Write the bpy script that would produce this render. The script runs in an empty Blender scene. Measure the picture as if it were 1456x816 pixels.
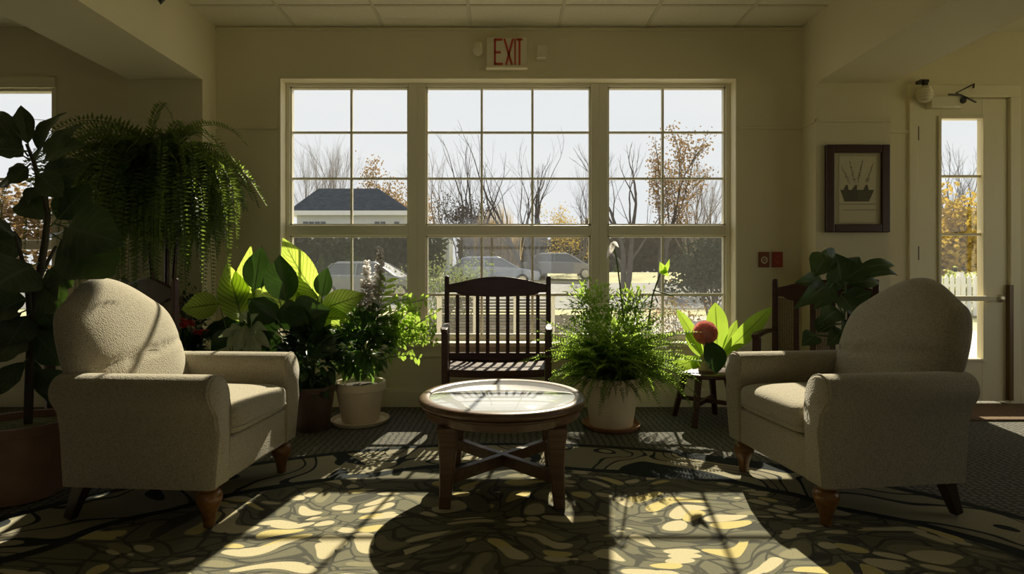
import bpy, math, random
from mathutils import Vector, Matrix, noise
R = math.radians
PI = math.pi
SC = bpy.context.scene
COL = SC.collection
F = 800.0; CX = 721.0; CY = 388.0; EYE = 0.95

def P(x, y, Z):
    """photo pixel seen at depth Z -> world point"""
    return Vector(((x - CX) * Z / F, Z, EYE - (y - CY) * Z / F))

# ------------------------------------------------------------------ materials
def nodes(name):
    m = bpy.data.materials.new(name); m.use_nodes = True
    nt = m.node_tree; nt.nodes.clear()
    out = nt.nodes.new('ShaderNodeOutputMaterial')
    return m, nt, out

def N(nt, t, **kw):
    n = nt.nodes.new(t)
    for k, v in kw.items():
        if k in n.inputs: n.inputs[k].default_value = v
        else: setattr(n, k, v)
    return n

def rgba(c): return (c[0], c[1], c[2], 1.0)

def ramp(nt, stops, interp='LINEAR'):
    r = nt.nodes.new('ShaderNodeValToRGB'); cr = r.color_ramp; cr.interpolation = interp
    while len(cr.elements) > 1: cr.elements.remove(cr.elements[-1])
    cr.elements[0].position = stops[0][0]; cr.elements[0].color = rgba(stops[0][1])
    for p, c in stops[1:]:
        e = cr.elements.new(p); e.color = rgba(c)
    return r

def mat(name, col, rough=0.6, metal=0.0, var=0.0, vscale=8.0, bump=0.0, bscale=60.0, spec=0.5, stretch=None, coat=0.0):
    m, nt, out = nodes(name)
    b = N(nt, 'ShaderNodeBsdfPrincipled'); b.inputs['Base Color'].default_value = rgba(col)
    b.inputs['Roughness'].default_value = rough; b.inputs['Metallic'].default_value = metal
    b.inputs['Specular IOR Level'].default_value = spec
    b.inputs['Coat Weight'].default_value = coat
    nt.links.new(b.outputs[0], out.inputs[0])
    tc = N(nt, 'ShaderNodeTexCoord'); src = tc.outputs['Object']
    if stretch:
        mp = N(nt, 'ShaderNodeMapping'); mp.inputs['Scale'].default_value = stretch
        nt.links.new(src, mp.inputs[0]); src = mp.outputs[0]
    if var:
        nz = N(nt, 'ShaderNodeTexNoise'); nz.inputs['Scale'].default_value = vscale; nz.inputs['Detail'].default_value = 5
        nt.links.new(src, nz.inputs['Vector'])
        lo = [max(0, c * (1 - var)) for c in col]; hi = [min(1, c * (1 + var)) for c in col]
        r = ramp(nt, [(0.3, lo), (0.7, hi)])
        nt.links.new(nz.outputs[0], r.inputs[0]); nt.links.new(r.outputs[0], b.inputs['Base Color'])
    if bump:
        nz = N(nt, 'ShaderNodeTexNoise'); nz.inputs['Scale'].default_value = bscale; nz.inputs['Detail'].default_value = 3
        nt.links.new(src, nz.inputs['Vector'])
        bp = N(nt, 'ShaderNodeBump'); bp.inputs['Strength'].default_value = bump; bp.inputs['Distance'].default_value = 0.01
        nt.links.new(nz.outputs[0], bp.inputs['Height']); nt.links.new(bp.outputs[0], b.inputs['Normal'])
    return m

def leaf_mat(name, col, vein, trans=0.4, tcol=None, veins=14.0, vamt=0.6, rough=0.4, var=0.25):
    """UV based herring-bone veins, light shining through the blade"""
    m, nt, out = nodes(name)
    tc = N(nt, 'ShaderNodeTexCoord'); sp = N(nt, 'ShaderNodeSeparateXYZ')
    nt.links.new(tc.outputs['UV'], sp.inputs[0])
    ab = N(nt, 'ShaderNodeMath', operation='ABSOLUTE'); nt.links.new(sp.outputs[1], ab.inputs[0])
    ml = N(nt, 'ShaderNodeMath', operation='MULTIPLY_ADD'); ml.inputs[1].default_value = -0.28
    nt.links.new(ab.outputs[0], ml.inputs[0]); nt.links.new(sp.outputs[0], ml.inputs[2])
    sc = N(nt, 'ShaderNodeMath', operation='MULTIPLY'); sc.inputs[1].default_value = veins * 2 * PI
    nt.links.new(ml.outputs[0], sc.inputs[0])
    sn = N(nt, 'ShaderNodeMath', operation='SINE'); nt.links.new(sc.outputs[0], sn.inputs[0])
    r1 = N(nt, 'ShaderNodeMapRange'); r1.inputs['From Min'].default_value = 0.35; r1.inputs['From Max'].default_value = 0.95
    r1.inputs['To Max'].default_value = vamt
    nt.links.new(sn.outputs[0], r1.inputs[0])
    r2 = N(nt, 'ShaderNodeMapRange'); r2.inputs['From Min'].default_value = 0.09; r2.inputs['From Max'].default_value = 0.03
    nt.links.new(ab.outputs[0], r2.inputs[0])
    mx = N(nt, 'ShaderNodeMath', operation='MAXIMUM'); nt.links.new(r1.outputs[0], mx.inputs[0]); nt.links.new(r2.outputs[0], mx.inputs[1])
    nz = N(nt, 'ShaderNodeTexNoise'); nz.inputs['Scale'].default_value = 9; nt.links.new(tc.outputs['Object'], nz.inputs['Vector'])
    def two(c, v):
        rr = ramp(nt, [(0.3, [x * (1 - var) for x in c]), (0.7, [min(1, x * (1 + var)) for x in c])])
        nt.links.new(nz.outputs[0], rr.inputs[0])
        mm = N(nt, 'ShaderNodeMix', data_type='RGBA')
        nt.links.new(mx.outputs[0], mm.inputs[0]); nt.links.new(rr.outputs[0], mm.inputs[6]); mm.inputs[7].default_value = rgba(v)
        return mm.outputs[2]
    tcol = tcol or [min(1, c * 1.6) for c in col]
    b = N(nt, 'ShaderNodeBsdfPrincipled'); b.inputs['Roughness'].default_value = rough; b.inputs['Specular IOR Level'].default_value = 0.3
    nt.links.new(two(col, vein), b.inputs['Base Color'])
    t = N(nt, 'ShaderNodeBsdfTranslucent'); nt.links.new(two(tcol, [x * 0.35 for x in tcol]), t.inputs[0])
    s = N(nt, 'ShaderNodeMixShader'); s.inputs[0].default_value = trans
    nt.links.new(b.outputs[0], s.inputs[1]); nt.links.new(t.outputs[0], s.inputs[2]); nt.links.new(s.outputs[0], out.inputs[0])
    return m

def glass_mat(name, tint=(0.97, 0.98, 0.98), refl=0.05):
    m, nt, out = nodes(name)
    t = N(nt, 'ShaderNodeBsdfTransparent'); t.inputs[0].default_value = rgba(tint)
    g = N(nt, 'ShaderNodeBsdfGlossy'); g.inputs['Roughness'].default_value = 0.02
    s = N(nt, 'ShaderNodeMixShader'); s.inputs[0].default_value = refl
    nt.links.new(t.outputs[0], s.inputs[1]); nt.links.new(g.outputs[0], s.inputs[2]); nt.links.new(s.outputs[0], out.inputs[0])
    return m

def screen_mat(name):
    m, nt, out = nodes(name)
    t = N(nt, 'ShaderNodeBsdfTransparent'); t.inputs[0].default_value = (0.9, 0.9, 0.9, 1)
    d = N(nt, 'ShaderNodeBsdfTranslucent'); d.inputs[0].default_value = (0.9, 0.9, 0.85, 1)
    s = N(nt, 'ShaderNodeMixShader'); s.inputs[0].default_value = 0.012
    nt.links.new(t.outputs[0], s.inputs[1]); nt.links.new(d.outputs[0], s.inputs[2]); nt.links.new(s.outputs[0], out.inputs[0])
    return m

def fabric_mat(name, col):
    m, nt, out = nodes(name)
    b = N(nt, 'ShaderNodeBsdfPrincipled'); b.inputs['Roughness'].default_value = 0.95; b.inputs['Specular IOR Level'].default_value = 0.15
    b.inputs['Sheen Weight'].default_value = 0.25; b.inputs['Sheen Roughness'].default_value = 0.5
    tc = N(nt, 'ShaderNodeTexCoord')
    vo = N(nt, 'ShaderNodeTexVoronoi'); vo.inputs['Scale'].default_value = 190
    nt.links.new(tc.outputs['Object'], vo.inputs['Vector'])
    r = ramp(nt, [(0.0, [c * 1.12 for c in col]), (0.75, [c * 0.72 for c in col])])
    nt.links.new(vo.outputs['Distance'], r.inputs[0]); nt.links.new(r.outputs[0], b.inputs['Base Color'])
    bp = N(nt, 'ShaderNodeBump'); bp.inputs['Strength'].default_value = 0.5; bp.inputs['Distance'].default_value = 0.003; bp.invert = True
    nt.links.new(vo.outputs['Distance'], bp.inputs['Height']); nt.links.new(bp.outputs[0], b.inputs['Normal'])
    nt.links.new(b.outputs[0], out.inputs[0])
    return m

def wood_mat(name, c1, c2, rough=0.35, sc=(3, 40, 40)):
    m, nt, out = nodes(name)
    b = N(nt, 'ShaderNodeBsdfPrincipled'); b.inputs['Roughness'].default_value = rough
    tc = N(nt, 'ShaderNodeTexCoord'); mp = N(nt, 'ShaderNodeMapping'); mp.inputs['Scale'].default_value = sc
    nt.links.new(tc.outputs['Object'], mp.inputs[0])
    nz = N(nt, 'ShaderNodeTexNoise'); nz.inputs['Scale'].default_value = 1.5; nz.inputs['Detail'].default_value = 6; nz.inputs['Distortion'].default_value = 0.6
    nt.links.new(mp.outputs[0], nz.inputs['Vector'])
    r = ramp(nt, [(0.3, c1), (0.7, c2)]); nt.links.new(nz.outputs[0], r.inputs[0])
    nt.links.new(r.outputs[0], b.inputs['Base Color']); nt.links.new(b.outputs[0], out.inputs[0])
    return m

def carpet_mat(name):
    m, nt, out = nodes(name)
    b = N(nt, 'ShaderNodeBsdfPrincipled'); b.inputs['Roughness'].default_value = 1.0; b.inputs['Specular IOR Level'].default_value = 0.05
    tc = N(nt, 'ShaderNodeTexCoord'); mp = N(nt, 'ShaderNodeMapping'); mp.inputs['Scale'].default_value = (27, 40, 1)
    nt.links.new(tc.outputs['Object'], mp.inputs[0])
    vo = N(nt, 'ShaderNodeTexVoronoi', feature='DISTANCE_TO_EDGE'); vo.inputs['Scale'].default_value = 1.0; vo.inputs['Randomness'].default_value = 0.35
    nt.links.new(mp.outputs[0], vo.inputs['Vector'])
    r = ramp(nt, [(0.0, (0.09, 0.09, 0.085)), (0.12, (0.10, 0.10, 0.095)), (0.24, (0.235, 0.225, 0.19)), (0.45, (0.20, 0.19, 0.165))])
    nt.links.new(vo.outputs['Distance'], r.inputs[0])
    nz = N(nt, 'ShaderNodeTexNoise'); nz.inputs['Scale'].default_value = 420; nt.links.new(tc.outputs['Object'], nz.inputs['Vector'])
    mx = N(nt, 'ShaderNodeMix', data_type='RGBA', blend_type='MULTIPLY'); mx.inputs[0].default_value = 0.8
    r2 = ramp(nt, [(0.3, (0.55, 0.55, 0.55)), (0.7, (1.2, 1.2, 1.2))]); nt.links.new(nz.outputs[0], r2.inputs[0])
    nt.links.new(r.outputs[0], mx.inputs[6]); nt.links.new(r2.outputs[0], mx.inputs[7])
    nt.links.new(mx.outputs[2], b.inputs['Base Color'])
    bp = N(nt, 'ShaderNodeBump'); bp.inputs['Strength'].default_value = 0.5; bp.inputs['Distance'].default_value = 0.006
    nt.links.new(nz.outputs[0], bp.inputs['Height']); nt.links.new(bp.outputs[0], b.inputs['Normal'])
    nt.links.new(b.outputs[0], out.inputs[0])
    return m

def rug_mat(name, ax, ay):
    """leafy figured rug with a scrolled border; object coordinates, origin at its centre"""
    m, nt, out = nodes(name)
    L = nt.links.new
    b = N(nt, 'ShaderNodeBsdfPrincipled'); b.inputs['Roughness'].default_value = 1.0; b.inputs['Specular IOR Level'].default_value = 0.05
    tc = N(nt, 'ShaderNodeTexCoord')
    # warp
    nz = N(nt, 'ShaderNodeTexNoise'); nz.inputs['Scale'].default_value = 2.6; nz.inputs['Detail'].default_value = 1
    L(tc.outputs['Object'], nz.inputs['Vector'])
    sub = N(nt, 'ShaderNodeVectorMath', operation='SUBTRACT'); sub.inputs[1].default_value = (0.5, 0.5, 0.5); L(nz.outputs['Color'], sub.inputs[0])
    scl = N(nt, 'ShaderNodeVectorMath', operation='SCALE'); scl.inputs['Scale'].default_value = 0.46; L(sub.outputs[0], scl.inputs[0])
    add = N(nt, 'ShaderNodeVectorMath', operation='ADD'); L(tc.outputs['Object'], add.inputs[0]); L(scl.outputs[0], add.inputs[1])
    mp = N(nt, 'ShaderNodeMapping'); mp.inputs['Scale'].default_value = (7.6, 15.0, 0.0); mp.inputs['Rotation'].default_value = (0, 0, 0.35); L(add.outputs[0], mp.inputs[0])
    vo = N(nt, 'ShaderNodeTexVoronoi', feature='DISTANCE_TO_EDGE'); vo.inputs['Scale'].default_value = 1; L(mp.outputs[0], vo.inputs['Vector'])
    vc = N(nt, 'ShaderNodeTexVoronoi', feature='F1'); vc.inputs['Scale'].default_value = 1; L(mp.outputs[0], vc.inputs['Vector'])
    sx = N(nt, 'ShaderNodeSeparateColor'); L(vc.outputs['Color'], sx.inputs[0])
    DK = (0.085, 0.085, 0.07); MID = (0.175, 0.168, 0.12); TAN = (0.56, 0.50, 0.33); YEL = (0.58, 0.49, 0.22); OLV = (0.27, 0.25, 0.16); NAVY = (0.04, 0.046, 0.048)
    cell = ramp(nt, [(0.0, TAN), (0.30, YEL), (0.48, OLV), (0.58, TAN), (0.80, MID), (0.93, DK)], 'CONSTANT'); L(sx.outputs[0], cell.inputs[0])
    edge = N(nt, 'ShaderNodeMapRange'); edge.inputs['From Min'].default_value = 0.47; edge.inputs['From Max'].default_value = 0.44; L(vc.outputs['Distance'], edge.inputs[0])
    edge2 = N(nt, 'ShaderNodeMapRange'); edge2.inputs['From Min'].default_value = 0.035; edge2.inputs['From Max'].default_value = 0.06; L(vo.outputs['Distance'], edge2.inputs[0])
    lines = N(nt, 'ShaderNodeMix', data_type='RGBA'); lines.inputs[6].default_value = rgba(DK); lines.inputs[7].default_value = rgba(MID); L(edge2.outputs[0], lines.inputs[0])
    field = N(nt, 'ShaderNodeMix', data_type='RGBA'); L(edge.outputs[0], field.inputs[0]); L(lines.outputs[2], field.inputs[6]); L(cell.outputs[0], field.inputs[7])
    # border scrolls: bands of a slow noise
    nb = N(nt, 'ShaderNodeTexNoise'); nb.inputs['Scale'].default_value = 2.0; nb.inputs['Detail'].default_value = 0.6; nb.inputs['Distortion'].default_value = 0.8
    L(tc.outputs['Object'], nb.inputs['Vector'])
    br = ramp(nt, [(0.0, NAVY), (0.31, (0.40, 0.36, 0.25)), (0.37, NAVY), (0.39, (0.30, 0.275, 0.20)), (0.47, NAVY), (0.485, (0.30, 0.275, 0.20)), (0.56, NAVY), (0.58, (0.38, 0.35, 0.25)), (0.68, NAVY)], 'CONSTANT')
    L(nb.outputs[0], br.inputs[0])
    # elliptical radius
    m2 = N(nt, 'ShaderNodeMapping'); m2.inputs['Scale'].default_value = (1 / ax, 1 / ay, 0); L(tc.outputs['Object'], m2.inputs[0])
    ln = N(nt, 'ShaderNodeVectorMath', operation='LENGTH'); L(m2.outputs[0], ln.inputs[0])
    wob = N(nt, 'ShaderNodeMath', operation='MULTIPLY_ADD'); wob.inputs[1].default_value = 0.10; L(nz.outputs[0], wob.inputs[0]); L(ln.outputs['Value'], wob.inputs[2])
    isb = N(nt, 'ShaderNodeMath', operation='GREATER_THAN'); isb.inputs[1].default_value = 0.86; L(wob.outputs[0], isb.inputs[0])
    mixb = N(nt, 'ShaderNodeMix', data_type='RGBA'); L(isb.outputs[0], mixb.inputs[0]); L(field.outputs[2], mixb.inputs[6]); L(br.outputs[0], mixb.inputs[7])
    def ring(src, r0, w):
        c = N(nt, 'ShaderNodeMath', operation='COMPARE'); c.inputs[1].default_value = r0; c.inputs[2].default_value = w; L(src, c.inputs[0]); return c.outputs[0]
    mxr = N(nt, 'ShaderNodeMath', operation='MAXIMUM'); L(ring(wob.outputs[0], 0.865, 0.012), mxr.inputs[0]); L(ring(ln.outputs['Value'], 0.99, 0.012), mxr.inputs[1])
    mixr = N(nt, 'ShaderNodeMix', data_type='RGBA'); L(mxr.outputs[0], mixr.inputs[0]); L(mixb.outputs[2], mixr.inputs[6]); mixr.inputs[7].default_value = rgba(NAVY)
    n2 = N(nt, 'ShaderNodeTexNoise'); n2.inputs['Scale'].default_value = 380; n2.inputs['Detail'].default_value = 2; L(tc.outputs['Object'], n2.inputs['Vector'])
    r2 = ramp(nt, [(0.3, (0.5, 0.5, 0.5)), (0.7, (1.25, 1.25, 1.25))]); L(n2.outputs[0], r2.inputs[0])
    mu = N(nt, 'ShaderNodeMix', data_type='RGBA', blend_type='MULTIPLY'); mu.inputs[0].default_value = 0.7; L(mixr.outputs[2], mu.inputs[6]); L(r2.outputs[0], mu.inputs[7])
    L(mu.outputs[2], b.inputs['Base Color'])
    bp = N(nt, 'ShaderNodeBump'); bp.inputs['Strength'].default_value = 0.5; bp.inputs['Distance'].default_value = 0.005
    L(n2.outputs[0], bp.inputs['Height']); L(bp.outputs[0], b.inputs['Normal'])
    L(b.outputs[0], out.inputs[0])
    return m

WALLC = (0.71, 0.65, 0.46)
MT = dict(
    wall=mat('wall_paint', WALLC, 0.7, var=0.03, vscale=2, bump=0.04, bscale=150),
    trim=mat('trim_paint', (0.78, 0.72, 0.52), 0.45),
    ceil=mat('ceiling_tile', (0.74, 0.70, 0.54), 0.9, var=0.04, vscale=60, bump=0.15, bscale=120),
    grid=mat('ceiling_grid', (0.62, 0.58, 0.43), 0.5),
    sash=mat('sash_white', (0.80, 0.76, 0.62), 0.4),
    glass=glass_mat('window_glass'),
    screen=screen_mat('insect_screen'),
    carpet=carpet_mat('woven_carpet'),
    fabric=fabric_mat('oatmeal_fabric', (0.42, 0.375, 0.275)),
    legwood=wood_mat('amber_leg_wood', (0.13, 0.055, 0.015), (0.24, 0.11, 0.03), 0.3),
    darkleg=mat('dark_leg', (0.03, 0.018, 0.01), 0.4),
    tablewood=wood_mat('table_wood', (0.085, 0.045, 0.024), (0.16, 0.09, 0.05), 0.32),
    chairwood=wood_mat('mahogany', (0.035, 0.012, 0.008), (0.075, 0.026, 0.016), 0.35),
    cane=mat('cane', (0.22, 0.16, 0.10), 0.7, var=0.5, vscale=120),
    cream=mat('cream_pot', (0.72, 0.62, 0.45), 0.6, var=0.05, vscale=12),
    terra=mat('terracotta', (0.36, 0.17, 0.09), 0.75, var=0.15, vscale=14),
    brownpot=mat('brown_pot', (0.095, 0.06, 0.045), 0.6),
    soil=mat('soil', (0.04, 0.028, 0.018), 1.0, bump=0.8, bscale=60),
    moss=mat('moss', (0.13, 0.13, 0.02), 1.0, var=0.6, vscale=60, bump=1.0, bscale=90),
    stem=mat('stem', (0.055, 0.045, 0.025), 0.7),
    gstem=mat('green_stem', (0.10, 0.16, 0.04), 0.5),
    frame=mat('picture_frame_wood', (0.045, 0.014, 0.008), 0.35),
    paper=mat('picture_paper', (0.62, 0.57, 0.40), 0.9),
    matb=mat('picture_mount', (0.50, 0.45, 0.30), 0.9),
    ink=mat('picture_ink', (0.13, 0.12, 0.08), 0.9),
    metal=mat('brushed_metal', (0.55, 0.50, 0.38), 0.3, metal=0.8),
    dark=mat('dark_metal', (0.03, 0.025, 0.02), 0.4),
    white=mat('white_plastic', (0.72, 0.67, 0.5), 0.5),
    red=mat('exit_red', (0.50, 0.06, 0.03), 0.5),
    redplate=mat('red_plate', (0.30, 0.035, 0.02), 0.4),
    brownplate=mat('brown_plate', (0.20, 0.06, 0.02), 0.4),
    doormat=mat('door_mat', (0.15, 0.095, 0.05), 1.0, var=0.3, vscale=80, bump=0.6, bscale=200),
)

# ------------------------------------------------------------------ mesh builder
class MB:
    def __init__(s): s.v = []; s.f = []; s.uv = []; s.mi = []
    def add(s, vs, fs, uvs=None, mi=0):
        o = len(s.v); s.v.extend([tuple(v) for v in vs])
        for k, f in enumerate(fs):
            s.f.append([i + o for i in f]); s.uv.append([uvs[i] for i in f] if uvs else None); s.mi.append(mi)
        return s
    def box(s, lo, hi, M=None, mi=0):
        x0, y0, z0 = lo; x1, y1, z1 = hi
        vs = [Vector(p) for p in ((x0,y0,z0),(x1,y0,z0),(x1,y1,z0),(x0,y1,z0),(x0,y0,z1),(x1,y0,z1),(x1,y1,z1),(x0,y1,z1))]
        if M: vs = [M @ v for v in vs]
        return s.add(vs, [(0,3,2,1),(4,5,6,7),(0,1,5,4),(1,2,6,5),(2,3,7,6),(3,0,4,7)], mi=mi)
    def bar(s, a, b, w, h, up=Vector((0,0,1)), w2=None, h2=None):
        """rectangular bar from a to b; w across, h along up"""
        a = Vector(a); b = Vector(b); d = (b - a).normalized()
        sd = d.cross(up)
        if sd.length < 1e-4: sd = d.cross(Vector((0,1,0)))
        sd.normalize(); u = sd.cross(d).normalized()
        w2 = w if w2 is None else w2; h2 = h if h2 is None else h2
        vs = [a - sd*w/2 - u*h/2, a + sd*w/2 - u*h/2, a + sd*w/2 + u*h/2, a - sd*w/2 + u*h/2,
              b - sd*w2/2 - u*h2/2, b + sd*w2/2 - u*h2/2, b + sd*w2/2 + u*h2/2, b - sd*w2/2 + u*h2/2]
        return s.add(vs, [(0,3,2,1),(4,5,6,7),(0,1,5,4),(1,2,6,5),(2,3,7,6),(3,0,4,7)])
    def tube(s, pts, rad, n=8, cap=True):
        pts = [Vector(p) for p in pts]
        if not hasattr(rad, '__len__'): rad = [rad] * len(pts)
        vs = []; fs = []; prev = None
        for i, p in enumerate(pts):
            d = (pts[min(i+1, len(pts)-1)] - pts[max(i-1, 0)])
            d = d.normalized() if d.length > 1e-9 else Vector((0,0,1))
            if prev is None:
                a = d.cross(Vector((0.13, 0.21, 0.97)))
                if a.length < 0.05: a = d.cross(Vector((1, 0, 0)))
            else: a = prev - d * prev.dot(d)
            a.normalize(); prev = a; bb = d.cross(a)
            for k in range(n):
                t = 2 * PI * k / n
                vs.append(p + (a * math.cos(t) + bb * math.sin(t)) * rad[i])
        for i in range(len(pts) - 1):
            for k in range(n):
                fs.append((i*n+k, i*n+(k+1)%n, (i+1)*n+(k+1)%n, (i+1)*n+k))
        if cap:
            fs.append(tuple(range(n-1, -1, -1))); fs.append(tuple((len(pts)-1)*n + k for k in range(n)))
        return s.add(vs, fs)
    def lathe(s, prof, c=(0,0,0), n=32, M=None):
        c = Vector(c); vs = []; fs = []
        for r, z in prof:
            for k in range(n):
                t = 2*PI*k/n; v = Vector((r*math.cos(t), r*math.sin(t), z))
                vs.append((M @ v if M else v) + c)
        for i in range(len(prof)-1):
            for k in range(n):
                fs.append((i*n+k, i*n+(k+1)%n, (i+1)*n+(k+1)%n, (i+1)*n+k))
        fs.append(tuple(range(n-1,-1,-1))); fs.append(tuple((len(prof)-1)*n+k for k in range(n)))
        return s.add(vs, fs)
    def prism(s, poly, a, b, ax='x', M=None):
        """polygon (2D) extruded along an axis between a and b"""
        def mk(p, t):
            v = Vector((t, p[0], p[1])) if ax == 'x' else Vector((p[0], t, p[1])) if ax == 'y' else Vector((p[0], p[1], t))
            return M @ v if M else v
        n = len(poly); vs = [mk(p, a) for p in poly] + [mk(p, b) for p in poly]
        fs = [tuple(range(n-1,-1,-1)), tuple(range(n, 2*n))] + [(i, (i+1)%n, n+(i+1)%n, n+i) for i in range(n)]
        return s.add(vs, fs)
    def superq(s, c, sz, e1=0.3, e2=0.3, nu=32, nv=18, crown=0.0):
        def pw(x, e): return math.copysign(abs(x)**e, x)
        vs = []; fs = []
        for j in range(nv+1):
            ph = -PI/2 + PI*j/nv
            for i in range(nu):
                th = 2*PI*i/nu
                x = pw(math.cos(ph), e1)*pw(math.cos(th), e2); y = pw(math.cos(ph), e1)*pw(math.sin(th), e2); z = pw(math.sin(ph), e1)
                zz = z * (1 + crown*(1-x*x)*(1-y*y)) if z > 0 else z
                vs.append((c[0]+sz[0]*x, c[1]+sz[1]*y, c[2]+sz[2]*zz))
        for j in range(nv):
            for i in range(nu):
                fs.append((j*nu+i, j*nu+(i+1)%nu, (j+1)*nu+(i+1)%nu, (j+1)*nu+i))
        return s.add(vs, fs)
    def leaf(s, base, tip, width, nrm=(0,-1,0.3), bend=0.1, fold=0.12, n=9, shape=0.8, wave=0.0, mi=0, pt=0.4):
        base = Vector(base); tip = Vector(tip); nrm = Vector(nrm).normalized()
        L = (tip - base).length; d = (tip - base).normalized()
        nrm = (nrm - d * nrm.dot(d)); nrm = nrm.normalized() if nrm.length > 1e-4 else d.orthogonal().normalized()
        sd = d.cross(nrm).normalized(); vs = []; uv = []; fs = []
        cols = (-1, -0.55, 0, 0.55, 1)
        for i in range(n+1):
            t = i / n
            c = base + d*(L*t) + nrm*(bend*L*(4*t*(1-t)) )
            w = 0.5*width*(math.sin(PI*min(1, t**shape))**0.75 if 0 < t < 1 else 0.02)*(1-pt*max(0,(t-0.55)/0.45)**1.5)
            for q in cols:
                zz = fold*abs(q)*w*2 + wave*width*math.sin(t*17+q*2)*abs(q)
                vs.append(c + sd*(q*w) + nrm*zz); uv.append((t, q))
        for i in range(n):
            for k in range(4):
                a = i*5+k; fs.append((a, a+1, a+6, a+5))
        return s.add(vs, fs, uv, mi)
    def blade(s, base, tip, width, nrm, n=1):
        """small leaflet, diamond of two quads"""
        d = tip - base; sd = d.cross(nrm)
        if sd.length < 1e-9: return s
        sd.normalize(); md = base + d*0.45
        return s.add([base, md + sd*width/2, tip, md - sd*width/2], [(0,1,2,3)], [(0,0.3),(0.4,1),(1,0.3),(0.4,-1)])
    def frond(s, base, az, length, rise, droop, pl, n=34, pw=0.012, rnd=random, dk=1.0):
        """arching pinnate frond: starts in direction az, climbs, then hangs"""
        h = Vector((math.cos(az), math.sin(az), 0)); p = Vector(base); el = rise; st = length/n; pts = [p.copy()]
        for i in range(n):
            el2 = el - droop*min(1.0, dk*i/n)
            el2 = max(el2, -1.52)
            p = p + (h*math.cos(el2) + Vector((0,0,math.sin(el2))))*st; pts.append(p.copy())
        side = Vector((-h.y, h.x, 0))
        s.tube(pts[::3], [0.0035*(1-0.7*k/len(pts[::3])) for k in range(len(pts[::3]))], 3, False)
        for i in range(2, n+1):
            t = i/n; d = (pts[i]-pts[i-1]).normalized(); up = side.cross(d).normalized()
            l = pl*min(1, t*6)*(1-0.85*t**2.2)*(0.85+0.3*rnd.random())
            for sg in (-1, 1):
                q = pts[i] + d*(st*0.5*(sg > 0))
                dr = (side*sg*0.8 + d*0.3 - up*(0.35+0.75*rnd.random()) ).normalized()
                s.blade(q, q+dr*l, pw*(1-0.5*t), up)
        return s
    def build(s, name, m, parent=None, smooth=True, angle=40, bevel=0.0, bseg=2, off=None):
        me = bpy.data.meshes.new(name)
        vs = s.v
        if off is not None: vs = [(v[0]-off[0], v[1]-off[1], v[2]-off[2]) for v in vs]
        me.from_pydata(vs, [], s.f)
        for mm in (m if isinstance(m, (list, tuple)) else [m]): me.materials.append(mm)
        if any(u is not None for u in s.uv):
            ul = me.uv_layers.new(name='UVMap'); k = 0; data = [0.0]*(2*len(me.loops))
            for u, f in zip(s.uv, s.f):
                for j in range(len(f)):
                    if u: data[2*k], data[2*k+1] = u[j]
                    k += 1
            ul.data.foreach_set('uv', data)
        if any(s.mi): me.polygons.foreach_set('material_index', s.mi)
        if smooth:
            me.polygons.foreach_set('use_smooth', [True]*len(me.polygons))
            me.set_sharp_from_angle(angle=R(angle))
        me.update()
        o = bpy.data.objects.new(name, me); COL.objects.link(o)
        if parent is not None: o.parent = parent
        if bevel:
            b = o.modifiers.new('bevel', 'BEVEL'); b.width = bevel; b.segments = bseg; b.limit_method = 'ANGLE'; b.angle_limit = R(35)
        return o

def tag(o, label=None, cat=None, group=None, kind=None):
    if label: o['label'] = label
    if cat: o['category'] = cat
    if group: o['group'] = group
    if kind: o['kind'] = kind
    return o

def thing(name, label, cat, loc=(0,0,0), rz=0.0, group=None):
    o = bpy.data.objects.new(name, None); COL.objects.link(o)
    o.empty_display_size = 0.1
    o.location = loc; o.rotation_euler = (0, 0, rz)
    return tag(o, label, cat, group)

def struct(o): o['kind'] = 'structure'; return o

def dup(root, loc, rz, label, group=None):
    r = root.copy(); COL.objects.link(r); r.location = loc; r.rotation_euler = (0,0,rz); r['label'] = label
    if group: r['group'] = group
    for ch in list(root.children):
        c = ch.copy(); COL.objects.link(c); c.parent = r
        for g in list(ch.children):
            d = g.copy(); COL.objects.link(d); d.parent = c
    return r

# ------------------------------------------------------------------ room shell
H = 2.70; XL = -2.07; XR = 2.095; YB = 4.0; SBL = 2.264; SBR = 2.239
WX0, WX1, WZ0, WZ1 = -1.62, 1.635, 0.455, 2.34
def rects(m, x0, x1, y0, y1, z0, z1, hole):
    hx0, hx1, hz0, hz1 = hole
    m.box((x0,y0,z0),(hx0,y1,z1)); m.box((hx1,y0,z0),(x1,y1,z1))
    if hz0 > z0: m.box((hx0,y0,z0),(hx1,y1,hz0))
    if hz1 < z1: m.box((hx0,y0,hz1),(hx1,y1,z1))
m = MB(); m.box((-7,-6,-0.1),(6,4.25,0.0)); struct(m.build('floor', MT['carpet'], smooth=False))
m = MB()
rects(m, -2.4, 2.6, YB, YB+0.2, 0, H, (WX0, WX1, WZ0, WZ1))
rects(m, -6.2, -2.4, YB, YB+0.2, 0, H, (-4.9, -3.22, WZ0, 2.33))
DX0, DX1, DZ1 = 2.975, 3.630, 2.215
m.box((2.6,YB,0),(2.61,YB+0.28,H))
rects(m, 2.6, 5.2, 4.08, 4.28, 0, H, (DX0-0.02, DX1+0.02, 0, DZ1+0.02))
struct(m.build('wall_back', MT['wall'], smooth=False))
m = MB(); m.box((-6.4,-4.2,0),(-6.2,4.2,H)); struct(m.build('wall_left', MT['wall'], smooth=False))
m = MB(); m.box((5.2,-4.2,0),(5.4,0.2,H)); m.box((5.2,3.4,0),(5.4,4.28,H)); m.box((5.2,0.2,0),(5.4,3.4,0.5)); m.box((5.2,0.2,2.3),(5.4,3.4,H)); struct(m.build('wall_right', MT['wall'], smooth=False))
m = MB()
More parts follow.
